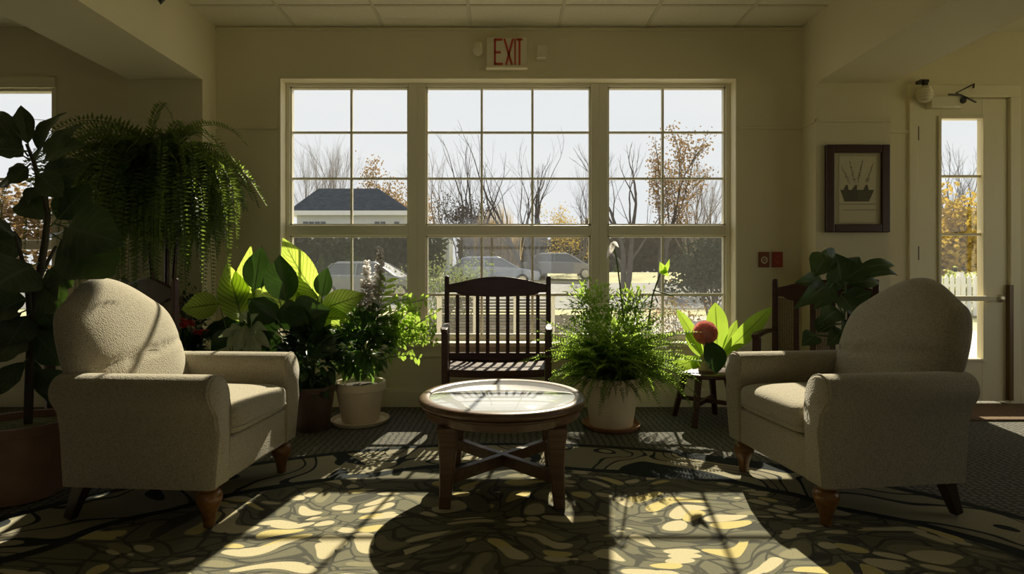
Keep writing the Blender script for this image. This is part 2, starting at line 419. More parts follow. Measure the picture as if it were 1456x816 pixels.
for k in range(5):
    y = 0.2+0.8*k; m.box((5.27,y-0.03,0.5),(5.33,y+0.03,2.3))
for z in (0.53,1.4,2.27): m.box((5.275,0.2,z-0.03),(5.325,3.4,z+0.03))
w = struct(m.build('fill_window_right', MT['sash'], smooth=False)); g = MB(); g.box((5.297,0.2,0.5),(5.303,3.4,2.3)); g.build('window_pane', MT['glass'], w, smooth=False)  # added window out of view, brings fill light into the right side
m = MB()
rects(m, -6.2, 5.2, -4.2, -4.0, 0, H, (-1.0, 1.0, 0.8, 2.2))
struct(m.build('wall_front', MT['wall'], smooth=False))
for nm, (a, b) in (('fill_window_front', (-1.0,1.0)),):  # unseen window added behind the camera to brighten the room
    m = MB(); k = 3
    for i in range(k+1):
        x = a + (b-a)*i/k; m.box((x-0.03,-4.14,0.8),(x+0.03,-4.06,2.2))
    for z in (0.83, 1.5, 2.17): m.box((a,-4.13,z-0.03),(b,-4.07,z+0.03))
    w = struct(m.build(nm, MT['sash'], smooth=False))
    g = MB(); g.box((a,-4.103,0.8),(b,-4.097,2.2)); g.build('window_pane', MT['glass'], w, smooth=False)
m = MB(); m.box((-6.2,-4.2,H),(5.2,4.28,H+0.1)); ce = struct(m.build('ceiling', MT['ceil'], smooth=False))
m = MB()
for k in range(-8, 12):
    x = -1.505 + 0.625*k
    m.box((x-0.012,-4.0,H-0.006),(x+0.012,4.27,H+0.002))
for k in range(0, 7):
    y = 3.68 - 1.22*k
    m.box((-6.2,y-0.012,H-0.0055),(5.2,y+0.012,H+0.002))
m.build('ceiling_grid', MT['grid'], ce, smooth=False)
# bulkheads running towards the window wall, with their end piers
m = MB(); m.box((-2.57,-4.0,SBL),(XL,YB,H)); struct(m.build('beam_left', MT['wall'], smooth=False))
m = MB(); m.box((-2.57,3.824,0),(XL,YB,SBL)); struct(m.build('column_left', MT['wall'], smooth=False))
m = MB(); m.box((XR,-4.0,SBR),(2.60,YB,H)); struct(m.build('beam_right', MT['wall'], smooth=False))
m = MB(); m.box((XR,3.818,0),(2.60,YB,SBR)); struct(m.build('column_right', MT['wall'], smooth=False))
# picture rail, cove line under ceiling, baseboards
m = MB()
m.box((XL,YB-0.012,1.972),(WX0-0.01,YB,1.992)); m.box((WX1+0.01,YB-0.012,1.972),(XR,YB,1.992))
m.box((XR-0.012,3.806,1.972),(XR,YB,1.992)); m.box((XR-0.012,3.806,1.972),(2.60,3.818,1.992)); m.box((2.6,4.068,1.96),(2.905,4.08,1.985))
m.box((XL,3.812,1.972),(XL+0.012,YB,1.992)); m.box((-2.57,3.812,1.972),(XL+0.012,3.824,1.992)); m.box((-3.1,YB-0.012,1.972),(-2.57,YB,1.992))
struct(m.build('trim_1', MT['wall'], smooth=False, bevel=0.004))
m = MB()
m.box((XL,YB-0.014,H-0.03),(XR,YB,H-0.012))
struct(m.build('trim_2', MT['wall'], smooth=False))
def baseboard(nm, segs):
    m = MB()
    for a, b in segs:
        m.box((a[0],a[1],0),(b[0],b[1],0.115)); 
        m.box((a[0]+(0.004 if abs(b[0]-a[0])<0.05 else 0),a[1]+(0.004 if abs(b[1]-a[1])<0.05 else 0),0.115),(b[0]-(0.004 if abs(b[0]-a[0])<0.05 else 0),b[1],0.13))
    struct(m.build(nm, MT['trim'], smooth=False, bevel=0.003))
baseboard('baseboard_back', [((XL,YB-0.018),(XR,YB)), ((-6.2,YB-0.018),(-2.57,YB)), ((2.6,4.062),(2.905,4.08)), ((3.71,4.062),(5.2,4.08))])
baseboard('baseboard_left', [((XL,3.806),(XL+0.018,YB)), ((-2.57,3.806),(XL+0.018,3.824))])
baseboard('baseboard_right', [((XR-0.018,3.80),(XR,YB)), ((XR-0.018,3.80),(2.60,3.818))])

# ------------------------------------------------------------------ main window
def wx(px, Y=4.12): return (px-CX)*Y/F
def wz(py, Y=4.12): return EYE-(py-CY)*Y/F
# reveal lining and sill board
m = MB()
m.box((WX0,YB-0.006,WZ1-0.012),(WX1,4.2,WZ1)); m.box((WX0,YB-0.006,WZ0),(WX0+0.012,4.2,WZ1)); m.box((WX1-0.012,YB-0.006,WZ0),(WX1,4.2,WZ1))
struct(m.build('trim_3', MT['trim'], smooth=False, bevel=0.003))
m = MB(); m.box((WX0-0.05,YB-0.05,WZ0-0.028),(WX1+0.05,4.2,WZ0+0.004)); m.box((WX0-0.02,YB-0.016,WZ0-0.10),(WX1+0.02,YB,WZ0-0.028))
struct(m.build('trim_4', MT['trim'], smooth=False, bevel=0.006))
Y0, Y1 = 4.09, 4.15
groups = [('window_1', 410, 583, 414, 582, (500,)), ('window_2', 583, 861, 606, 839.5, (685, 757)), ('window_3', 839, 1036, 863, 1030, (942,))]
ZT = wz(124.5); ZM1 = wz(321); ZM0 = wz(335); ZB = wz(477)
for i, (nm, fx0, fx1, gx0, gx1, vs) in enumerate(groups):
    x0, x1 = wx(gx0), wx(gx1)
    m = MB()
    L = WX0+0.012 if i == 0 else wx(594.5); Rr = WX1-0.012 if i == 2 else wx(851)
    if i == 0: Rr = wx(594.5)
    if i == 1: L, Rr = wx(594.5), wx(851)
    if i == 2: L = wx(851)
    m.box((L,Y0,WZ0),(x0,Y1,WZ1-0.012)); m.box((x1,Y0,WZ0),(Rr,Y1,WZ1-0.012))
    m.box((x0,Y0,ZT),(x1,Y1,WZ1-0.012)); m.box((x0,Y0,WZ0),(x1,Y1,ZB)); m.box((x0,Y0-0.012,ZM0),(x1,Y1,ZM1))
    w = struct(m.build(nm, MT['sash'], smooth=False, bevel=0.003))
    # slim inner sash lines
    s = MB(); t = 0.013
    for (za, zb) in ((ZM1, ZT), (ZB, ZM0)):
        s.box((x0,Y0+0.012,za),(x0+t,Y1-0.01,zb)); s.box((x1-t,Y0+0.012,za),(x1,Y1-0.01,zb)); s.box((x0,Y0+0.012,zb-t),(x1,Y1-0.01,zb)); s.box((x0,Y0+0.012,za),(x1,Y1-0.01,za+t))
    s.build('sash_frame', MT['sash'], w, smooth=False)
    k = MB()
    for v in vs: k.box((wx(v)-0.008,4.112,ZB),(wx(v)+0.008,4.134,ZT))
    for py in (188.5, 254): k.box((x0,4.113,wz(py)-0.007),(x1,4.133,wz(py)+0.007))
    k.box((x0,4.113,wz(419)-0.010),(x1,4.133,wz(419)+0.010))
    k.build('muntin_bars', MT['sash'], w, smooth=False)
    g = MB(); g.box((x0,4.121,ZB),(x1,4.125,ZT)); g.build('window_pane', MT['glass'], w, smooth=False)
    g = MB(); g.box((x0,4.142,ZB),(x1,4.143,ZM0)); g.build('insect_screen', MT['screen'], w, smooth=False)
# left side window, running out of the frame
m = MB(); x0, x1 = -4.86, -3.25
m.box((-4.9,Y0,WZ0),(x0,Y1,2.33)); m.box((x1,Y0,WZ0),(-3.22,Y1,2.33)); m.box((x0,Y0,2.27),(x1,Y1,2.33)); m.box((x0,Y0,WZ0),(x1,Y1,ZB)); m.box((x0,Y0,1.12),(x1,Y1,1.19))
w4 = struct(m.build('window_4', MT['sash'], smooth=False, bevel=0.003))
k = MB(); k.box((-4.07,4.112,ZB),(-4.05,4.134,2.27)); k.box((x0,4.112,1.625),(x1,4.134,1.645))
k.build('muntin_bars', MT['sash'], w4, smooth=False)
g = MB(); g.box((x0,4.121,ZB),(x1,4.125,2.3)); g.build('window_pane', MT['glass'], w4, smooth=False)
m = MB(); m.box((-4.9,YB-0.006,2.33),(-3.20,4.2,2.345)); m.box((-3.235,YB-0.006,WZ0),(-3.2,4.09,2.345)); m.box((-4.95,YB-0.04,WZ0-0.03),(-3.17,4.2,WZ0))
m.box((-4.9,YB-0.016,2.262),(-3.20,YB,2.335)); struct(m.build('trim_5', MT['trim'], smooth=False, bevel=0.003))

# ------------------------------------------------------------------ glazed door
YD = 4.08
def dx(px): return (px-CX)*YD/F
def dz(py): return EYE-(py-CY)*YD/F
m = MB()
m.box((2.905,YD-0.018,0),(DX0-0.005,YD+0.2,DZ1+0.0045)); m.box((DX1+0.005,YD-0.018,0),(3.71,YD+0.2,DZ1+0.0045)); m.box((2.905,YD-0.018,DZ1+0.005),(3.71,YD+0.2,2.31))
struct(m.build('trim_6', MT['trim'], smooth=False, bevel=0.006))
gx0, gx1, gz0, gz1 = dx(1338), dx(1397), dz(510), dz(169)
m = MB(); rects(m, DX0, DX1, YD+0.005, YD+0.05, 0.02, DZ1, (gx0, gx1, gz0, gz1))
door = struct(m.build('door_1', MT['trim'], smooth=False, bevel=0.003))
m = MB(); t = 0.022
for (a, b) in (((gx0-t,gz0-t),(gx0,gz1+t)), ((gx1,gz0-t),(gx1+t,gz1+t)), ((gx0,gz1),(gx1,gz1+t)), ((gx0,gz0-t),(gx1,gz0))):
    m.box((a[0],YD-0.008,a[1]),(b[0],YD+0.006,b[1]))
m.build('glazing_bead', MT['trim'], door, smooth=False, bevel=0.004)
m = MB()
for py in (250, 333, 425): m.box((gx0,YD+0.015,dz(py)-0.009),(gx1,YD+0.04,dz(py)+0.009))
m.build('muntin_bars', MT['trim'], door, smooth=False)
g = MB(); g.box((gx0,YD+0.026,gz0),(gx1,YD+0.03,gz1)); g.build('door_pane', MT['glass'], door, smooth=False)
h = MB(); zc = dz(424)
h.box((gx0-0.04,YD-0.06,zc-0.018),(dx(1412),YD-0.03,zc+0.018)); h.box((gx0-0.03,YD-0.04,zc-0.01),(gx0-0.01,YD+0.01,zc+0.01))
h.build('push_bar', MT['white'], door, smooth=False, bevel=0.005)
h = MB(); h.superq((dx(1413),YD-0.045,zc),(0.035,0.03,0.028),0.8,0.8,16,10); h.tube([(dx(1413),YD-0.05,zc),(dx(1413),YD+0.006,zc)],0.014,10); h.build('door_handle', MT['metal'], door)
for py in (190, 360, 540):
    h = MB(); h.tube([(DX0-0.002,YD-0.006,dz(py)-0.05),(DX0-0.002,YD-0.006,dz(py)+0.05)],0.009,8); h.build('hinge', MT['dark'], door)
h = MB(); h.box((dx(1431),YD-0.028,0.03),(dx(1436.5),YD+0.004,dz(405))); h.build('edge_guard', mat('bronze_guard',(0.16,0.10,0.04),0.4), door, smooth=False)
h = MB(); h.box((dx(1317),YD-0.05,dz(155)),(dx(1362),YD+0.006,dz(139))); cl = h.build('door_closer', MT['white'], door, smooth=False, bevel=0.006)
h = MB(); h.tube([(dx(1361),YD-0.058,dz(146)),(dx(1361),YD-0.02,dz(146))],0.022,14); h.build('closer_spindle', MT['dark'], cl)
h = MB(); h.tube([(dx(1366),YD-0.062,dz(143)),(dx(1350),YD-0.06,dz(136)),(dx(1376),YD-0.055,dz(123)),(dx(1381),YD-0.02,dz(126))],0.006,6); h.tube([(dx(1340),YD-0.058,dz(138)),(dx(1356),YD-0.06,dz(138.5)),(dx(1378),YD-0.06,dz(149))],0.006,6); h.build('closer_arm', MT['dark'], cl)
# ball shaped emergency lamp by the door head
em = thing('emergency_lamp', 'round ribbed lamp head hanging at the top corner of the glazed door', 'lamp', (dx(1305), YD-0.07, dz(138)))
h = MB(); h.superq((0,0,0),(0.058,0.05,0.062),1,1,24,14); h.build('lamp_head', MT['white'], em)
h = MB(); h.box((-0.013,-0.012,0.055),(0.013,0.012,0.10)); h.box((-0.03,0.0,0.085),(0.03,0.052,0.105)); h.build('bracket', MT['dark'], em, smooth=False)
h = MB()
for k in range(5):
    z = -0.045+0.02*k; r = math.sqrt(max(0, 1-(z/0.062)**2)); pts = [(0.0585*r*math.cos(a), 0.0505*r*math.sin(a), z) for a in [PI+PI*j/12 for j in range(13)]]; h.tube(pts, 0.0022, 5)
h.build('lamp_ribs', MT['metal'], em)
# door mat
m = MB(); m.box((2.78,3.60,0.0),(4.1,4.04,0.014)); tag(m.build('door_mat', MT['doormat'], smooth=False, bevel=0.005), 'brown door mat lying in front of the glazed door', 'mat')

# ------------------------------------------------------------------ wall fittings
ex = thing('exit_sign', 'cream EXIT sign with red letters above the big window', 'sign', (P(720.5,99,3.97).x, YB, 2.395))
w = 57*4/F/2; hh = 42*4/F
m = MB(); m.box((-w,-0.045,0.0),(w,0.0,hh)); m.build('sign_box', MT['white'], ex, smooth=False, bevel=0.006)
m = MB(); m.box((-w-0.004,-0.055,-0.008),(w+0.004,0.0,0.008)); m.build('bottom_lip', MT['trim'], ex, smooth=False, bevel=0.003)
m = MB(); k = 57*4/F/1000*2.19   # sign zoom units to metres
def sx(u): return (u-655)/450*2*w
def sz(v): return hh*(560-v)/345
def letter_bar(x0,z0,x1,z1,t=0.014): m.bar((sx(x0),-0.047,sz(z0)),(sx(x1),-0.047,sz(z1)),t,0.006,Vector((0,1,0)))
letter_bar(524,232,524,530); letter_bar(515,240,605,240); letter_bar(515,388,588,388); letter_bar(515,522,612,522)
letter_bar(628,232,712,530); letter_bar(724,232,648,530); letter_bar(748,232,748,530,0.011); letter_bar(764,240,830,240); letter_bar(797,232,797,530,0.013)
m.build('sign_lettering', MT['red'], ex, smooth=False)
la = thing('emergency_spotlight', 'small swivel emergency light left of the EXIT sign', 'light', (P(680,74,4).x, YB, P(680,74,4).z))
m = MB(); m.superq((0,-0.035,0.018),(0.03,0.035,0.032),0.6,0.6,20,12); m.build('lamp_housing', MT['white'], la)
m = MB(); m.lathe([(0.012,0),(0.03,0.012),(0.034,0.03),(0.028,0.034)],(0,-0.045,-0.012),20,Matrix.Rotation(R(105),3,'X')); m.build('lamp_head', MT['white'], la)
lb = thing('wall_mounted_sounder', 'square cream alarm box right of the EXIT sign', 'alarm', (P(770,76,4).x, YB, P(770,76,4).z))
m = MB(); m.box((-0.042,-0.012,-0.052),(0.042,0,0.052)); m.build('back_plate', MT['white'], lb, smooth=False, bevel=0.003)
m = MB(); m.box((-0.036,-0.045,-0.045),(0.036,-0.012,0.045)); m.build('sounder_cover', MT['white'], lb, smooth=False, bevel=0.006)
pa = thing('switch_plate', 'brown wall plate with a round pale dial, left of the red plate', 'wall plate', (P(1085.5,369,4).x, YB, P(1085.5,369,4).z))
m = MB(); m.box((-0.038,-0.012,-0.055),(0.038,0,0.055)); m.build('plate', MT['brownplate'], pa, smooth=False, bevel=0.004)
m = MB(); pts = [(0.019*math.cos(a), -0.014, -0.004+0.022*math.sin(a)) for a in [2*PI*j/24 for j in range(25)]]; m.tube(pts, 0.0045, 6); m.bar((-0.006,-0.014,-0.012),(0.007,-0.014,0.006),0.005,0.004,Vector((0,1,0))); m.build('dial', MT['white'], pa)
pb = thing('alarm_call_point', 'dark red wall plate with a letter C, right of the brown plate', 'wall plate', (P(1104.5,369,4).x, YB, P(1104.5,369,4).z))
m = MB(); m.box((-0.038,-0.014,-0.055),(0.038,0,0.055)); m.build('plate', MT['redplate'], pb, smooth=False, bevel=0.004)
m = MB(); pts = [(0.018*math.cos(a), -0.0155, 0.024*math.sin(a)) for a in [R(50)+R(260)*j/16 for j in range(17)]]; m.tube(pts, 0.003, 6); m.build('plate_lettering', mat('red_mark',(0.45,0.10,0.08),0.5), pb)
sc = thing('ceiling_fixture', 'small dark cone fixture high on the left bulkhead at the top edge', 'fixture', (XL, 3.29, 2.53))
m = MB(); m.lathe([(0.002,0),(0.035,0.05),(0.045,0.08),(0.02,0.085)],(0.045,0,-0.01),20); m.build('shade', MT['dark'], sc)
m = MB(); m.tube([(0,0,0.06),(0.045,0,0.07)],0.008,8); m.build('bracket', MT['dark'], sc)

# framed picture on the right pier
YP = 3.818
def px_(x): return (x-CX)*YP/F
def pz_(y): return EYE-(y-CY)*YP/F
X0, X1, Z0, Z1 = px_(1172), px_(1262), pz_(330.5), pz_(206.5); cx_ = (X0+X1)/2; W = (X1-X0)/2; HH = Z1-Z0
pic = thing('framed_picture', 'dark wood framed picture of stems in a boat-shaped planter', 'picture', (cx_, YP, Z0))
m = MB(); fw = 0.055
for (a, b) in (((-W,0),(-W+fw,HH)), ((W-fw,0),(W,HH)), ((-W+fw,0),(W-fw,fw)), ((-W+fw,HH-fw),(W-fw,HH))):
    m.box((a[0],-0.03,a[1]),(b[0],0,b[1]))
m.build('frame', MT['frame'], pic, smooth=False, bevel=0.006)
m = MB(); m.box((-W+fw,-0.012,fw),(W-fw,0,HH-fw)); m.build('mount', MT['matb'], pic, smooth=False)
def ax_(u): return (u-310)/490*2*W
def az_(v): return HH*(768-v)/676
m = MB(); m.box((ax_(170),-0.0135,az_(690)),(ax_(455),-0.0118,az_(182))); m.build('print_sheet', MT['paper'], pic, smooth=False)
m = MB()
m.prism([(ax_(180),az_(440)),(ax_(440),az_(440)),(ax_(400),az_(530)),(ax_(212),az_(530))], -0.0150,-0.0136,'y')
for a, b in ((200,222),(262,295),(355,375)): m.prism([(ax_(a),az_(446)),(ax_(a+45),az_(446)),(ax_(b+14),az_(402)),(ax_(b),az_(402))],-0.0149,-0.0136,'y')
rnd = random.Random(3)
for (a, b, c, d) in ((185,255,252,390),(250,215,292,380),(352,215,316,385),(436,235,380,385)):
    m.bar((ax_(a),-0.0142,az_(b)),(ax_(c),-0.0142,az_(d)),0.0012,0.001,Vector((0,1,0)))
    for k in range(26):
        t = rnd.random(); x = a+(c-a)*t+rnd.uniform(-14,14)*(0.3+t*0.7); z = b+(d-b)*t
        m.box((ax_(x)-0.0018,-0.0146,az_(z)-0.0022),(ax_(x)+0.0018,-0.0136,az_(z)+0.0022))
m.box((ax_(172),-0.0142,az_(552)),(ax_(455),-0.0136,az_(548))); m.box((ax_(198),-0.0142,az_(597)),(ax_(455),-0.0136,az_(594)))
m.build('drawing', MT['ink'], pic, smooth=False)

# ------------------------------------------------------------------ rug
RA, RB = 2.35, 2.06
rc = (0.02, 1.06)
m = MB(); n = 96
top = [(RA*math.cos(2*PI*k/n), RB*math.sin(2*PI*k/n), 0.008) for k in range(n)]
m.add(top + [(x*1.002, y*1.002, 0.0) for x, y, z in top], [tuple(range(n))] + [(k, n+k, n+(k+1)%n, (k+1)%n) for k in range(n)])
rug = m.build('area_rug', rug_mat('figured_rug', RA, RB), smooth=False); rug.location = (rc[0], rc[1], 0.0005)
tag(rug, 'big oval rug with dark scrolled border and tan leaf pattern', 'rug')

# ------------------------------------------------------------------ armchair
def make_armchair(label):
    t = thing('armchair', label, 'armchair', group='pair of oatmeal armchairs')
    fab = MT['fabric']
    # base under the cushion
    m = MB(); m.box((-0.26,-0.25,0.15),(0.292,0.25,0.315)); m.build('base', fab, t, bevel=0.012, bseg=3)
    # arms: side panel rising into a rolled top
    for sg in (-1, 1):
        yc, zc, r = 0.300, 0.497, 0.068
        prof = [(0.235,0.15),(0.235,0.44)]
        for k in range(0, 15):
            a = R(200) - R(232)*k/14
            prof.append((yc+r*math.cos(a)*1.0, zc+r*math.sin(a)))
        prof += [(0.338,0.425),(0.332,0.36),(0.332,0.15)]
        prof = [(sg*y, z) for y, z in prof]
        # sections along x: rounded front end
        m = MB(); secs = [(-0.285,0.985),(-0.28,1.0),(0.27,1.0),(0.292,0.985),(0.302,0.95),(0.306,0.90)]
        n = len(prof); vs = []; fs = []
        cy = sg*0.286; 
        for x, s in secs:
            for (y, z) in prof:
                zz = 0.33+(z-0.33)*(0.5+0.5*s) if s < 1 else z
                # back of the arm bows out over the rear as it rises
                xx = x - (0.03*max(0,(z-0.2)/0.36) if x < -0.2 else 0) + (0.012*math.sin(max(0,min(1,(z-0.15)/0.4))*PI*1.5-0.6) if x > 0.2 else 0)
                vs.append((xx, cy+(y-cy)*s, zz))
        for i in range(len(secs)-1):
            for k in range(n): fs.append((i*n+k, i*n+(k+1)%n, (i+1)*n+(k+1)%n, (i+1)*n+k))
        fs.append(tuple(range(n-1,-1,-1))); fs.append(tuple((len(secs)-1)*n+k for k in range(n)))
        if sg < 0: fs = [tuple(reversed(f)) for f in fs]
        m.add(vs, fs); arm = m.build('arm', fab, t, angle=55)
        p = MB(); o = 4*n; p.tube([Vector(v)+Vector((0.002,0,0)) for v in vs[3*n+1:3*n+n-1]], 0.0045, 6); p.build('piping', fab, arm)
    # back: camel-topped, domed in front, leaning
    def top(u):
        a = abs(u); z = 0.775 + 0.15*(0.5+0.5*math.cos(PI*min(1,a*1.02)))
        z = 0.785 + 0.135*(0.5+0.5*math.cos(PI*a))**0.9
        if a > 0.72: z -= 0.20*((a-0.72)/0.28)**2.6
        return z
    def half(v): return 0.30 + 0.018*math.sin(min(1,v*1.25)*PI*0.5) - 0.02*(1-v)
    m = MB(); nu, nv = 44, 44; zb = 0.30
    for side in (0, 1):
        vs = []; fs = []
        for j in range(nv+1):
            v = 0.5-0.5*math.cos(PI*j/nv)
            for i in range(nu+1):
                u = -math.cos(PI*i/nu)
                z = zb + v*(top(u)-zb); y = u*half(v)
                e = (max(0,1-abs(u)**5)**0.5)*(max(0,1-abs(2*v-1)**7)**0.5)
                if side == 0:
                    x = 0.095*e + 0.02*e*(1-u*u)*math.sin(PI*v) - 0.016*math.exp(-((z-0.605-0.03*u)/0.010)**2)*e
                else: x = -0.055*e
                x += -0.215 - 0.36*max(0,z-zb)**1.2
                vs.append((x, y, z))
        for j in range(nv):
            for i in range(nu):
                a = j*(nu+1)+i; q = (a, a+1, a+nu+2, a+nu+1); fs.append(q if side == 0 else q[::-1])
        m.add(vs, fs)
    m.build('backrest', fab, t, angle=80)
    # lower back panel between the arms
    m = MB(); m.prism([(-0.27,0.15),(-0.21,0.15),(-0.22,0.46),(-0.30,0.50)], -0.245, 0.245, 'y'); m.build('back_panel', fab, t, bevel=0.012)
    # seat cushion
    m = MB(); m.superq((0.075,0,0.372),(0.245,0.232,0.066),0.42,0.22,56,24,0.22); cu = m.build('seat_cushion', fab, t, angle=80)
    p = MB(); 
    def pw(x, e): return math.copysign(abs(x)**e, x)
    p.tube([(0.075+0.244*pw(math.cos(a),0.22), 0.231*pw(math.sin(a),0.22), 0.345) for a in [2*PI*j/72 for j in range(73)]], 0.0045, 6); p.build('piping', fab, cu)
    for sg in (-1, 1):
        m = MB(); m.lathe([(0.016,0),(0.02,0.004),(0.021,0.02),(0.026,0.05),(0.037,0.078),(0.045,0.10),(0.046,0.115),(0.040,0.13),(0.028,0.137),(0.03,0.15)],(0.25,sg*0.285,0),24); m.build('leg', MT['legwood'], t)
    for sg in (-1, 1):
        m = MB(); m.bar((-0.31,sg*0.27,0.009),(-0.255,sg*0.27,0.15),0.034,0.034,Vector((1,0,0)),0.05,0.052); m.build('leg', MT['darkleg'], t, smooth=False, bevel=0.004)
    return t
c1 = make_armchair('oatmeal fabric armchair on the left, before the big potted fig')
c1.location = (-1.335, 2.39, 0.0095); c1.rotation_euler = (0,0,R(-4))
c2 = dup(c1, (1.405, 2.415, 0.0095), R(187), 'oatmeal fabric armchair on the right, nearest the glazed door')

# ------------------------------------------------------------------ coffee table
tb = thing('coffee_table', 'low round wooden coffee table with inset glass top', 'table', (-0.02, 2.5, 0.0085))
HT = 0.405; RT = 0.369
m = MB()
prof = [(0.315,HT-0.035),(RT-0.02,HT-0.035),(RT-0.006,HT-0.031),(RT,HT-0.018),(RT-0.004,HT-0.006),(RT-0.016,HT),(0.330,HT+0.0005),(0.322,HT-0.003),(0.321,HT-0.012),(0.315,HT-0.035)]
n = 72; vs = []; fs = []
for r, z in prof:
    for k in range(n): vs.append((r*math.cos(2*PI*k/n), r*math.sin(2*PI*k/n), z))
for i in range(len(prof)-1):
    for k in range(n): fs.append((i*n+k, i*n+(k+1)%n, (i+1)*n+(k+1)%n, (i+1)*n+k))
m.add(vs, fs); m.build('table_rim', MT['tablewood'], tb, angle=50)
m = MB(); m.lathe([(0.20,HT-0.085),(RT-0.05,HT-0.085),(RT-0.028,HT-0.078),(RT-0.024,HT-0.05),(RT-0.012,HT-0.044),(RT-0.012,HT-0.036),(0.20,HT-0.036)],(0,0,0),72); m.build('apron', MT['tablewood'], tb)
gm, nt, out = nodes('glass_painted_sheen')
d = N(nt,'ShaderNodeBsdfPrincipled'); d.inputs['Base Color'].default_value=(0.66,0.69,0.74,1); d.inputs['Roughness'].default_value=0.03; d.inputs['Coat Weight'].default_value=1.0; d.inputs['IOR'].default_value=1.6; d.inputs['Coat Roughness'].default_value=0.01  # whitish base colour stands in for the sky mirrored in the glass
nt.links.new(d.outputs[0], out.inputs[0])
m = MB(); m.lathe([(0.0005,HT-0.012),(0.3205,HT-0.012),(0.3205,HT-0.005),(0.319,HT-0.004),(0.0005,HT-0.004)],(0,0,0),72); m.build('glass_top', gm, tb)
for sx_, sy_ in ((-1,-1),(1,-1),(1,1),(-1,1)):
    m = MB(); x, y = 0.222*sx_, 0.232*sy_; vs = []; fs = []
    prof = [(0.0,0.023,0.008),(0.06,0.025,0.004),(0.16,0.030,-0.002),(0.26,0.036,-0.004),(0.325,0.040,0.0)]
    for z, w, o in prof:
        for a, b in ((-1,-1),(1,-1),(1,1),(-1,1)): vs.append((x+sx_*o+a*w, y+sy_*o+b*w, z))
    for i in range(len(prof)-1):
        for k in range(4): fs.append((i*4+k, i*4+(k+1)%4, (i+1)*4+(k+1)%4, (i+1)*4+k))
    fs += [(3,2,1,0), tuple(len(prof)*4-4+k for k in range(4))]
    m.add(vs, fs); m.build('leg', MT['tablewood'], tb, bevel=0.005, angle=30)
m = MB(); m.bar((-0.215,-0.225,0.115),(0.215,0.225,0.115),0.034,0.05); m.build('stretcher', MT['tablewood'], tb, smooth=False, bevel=0.004)
m = MB(); m.bar((-0.215,0.225,0.1155),(0.215,-0.225,0.1155),0.034,0.05); m.build('stretcher', MT['tablewood'], tb, smooth=False, bevel=0.004)

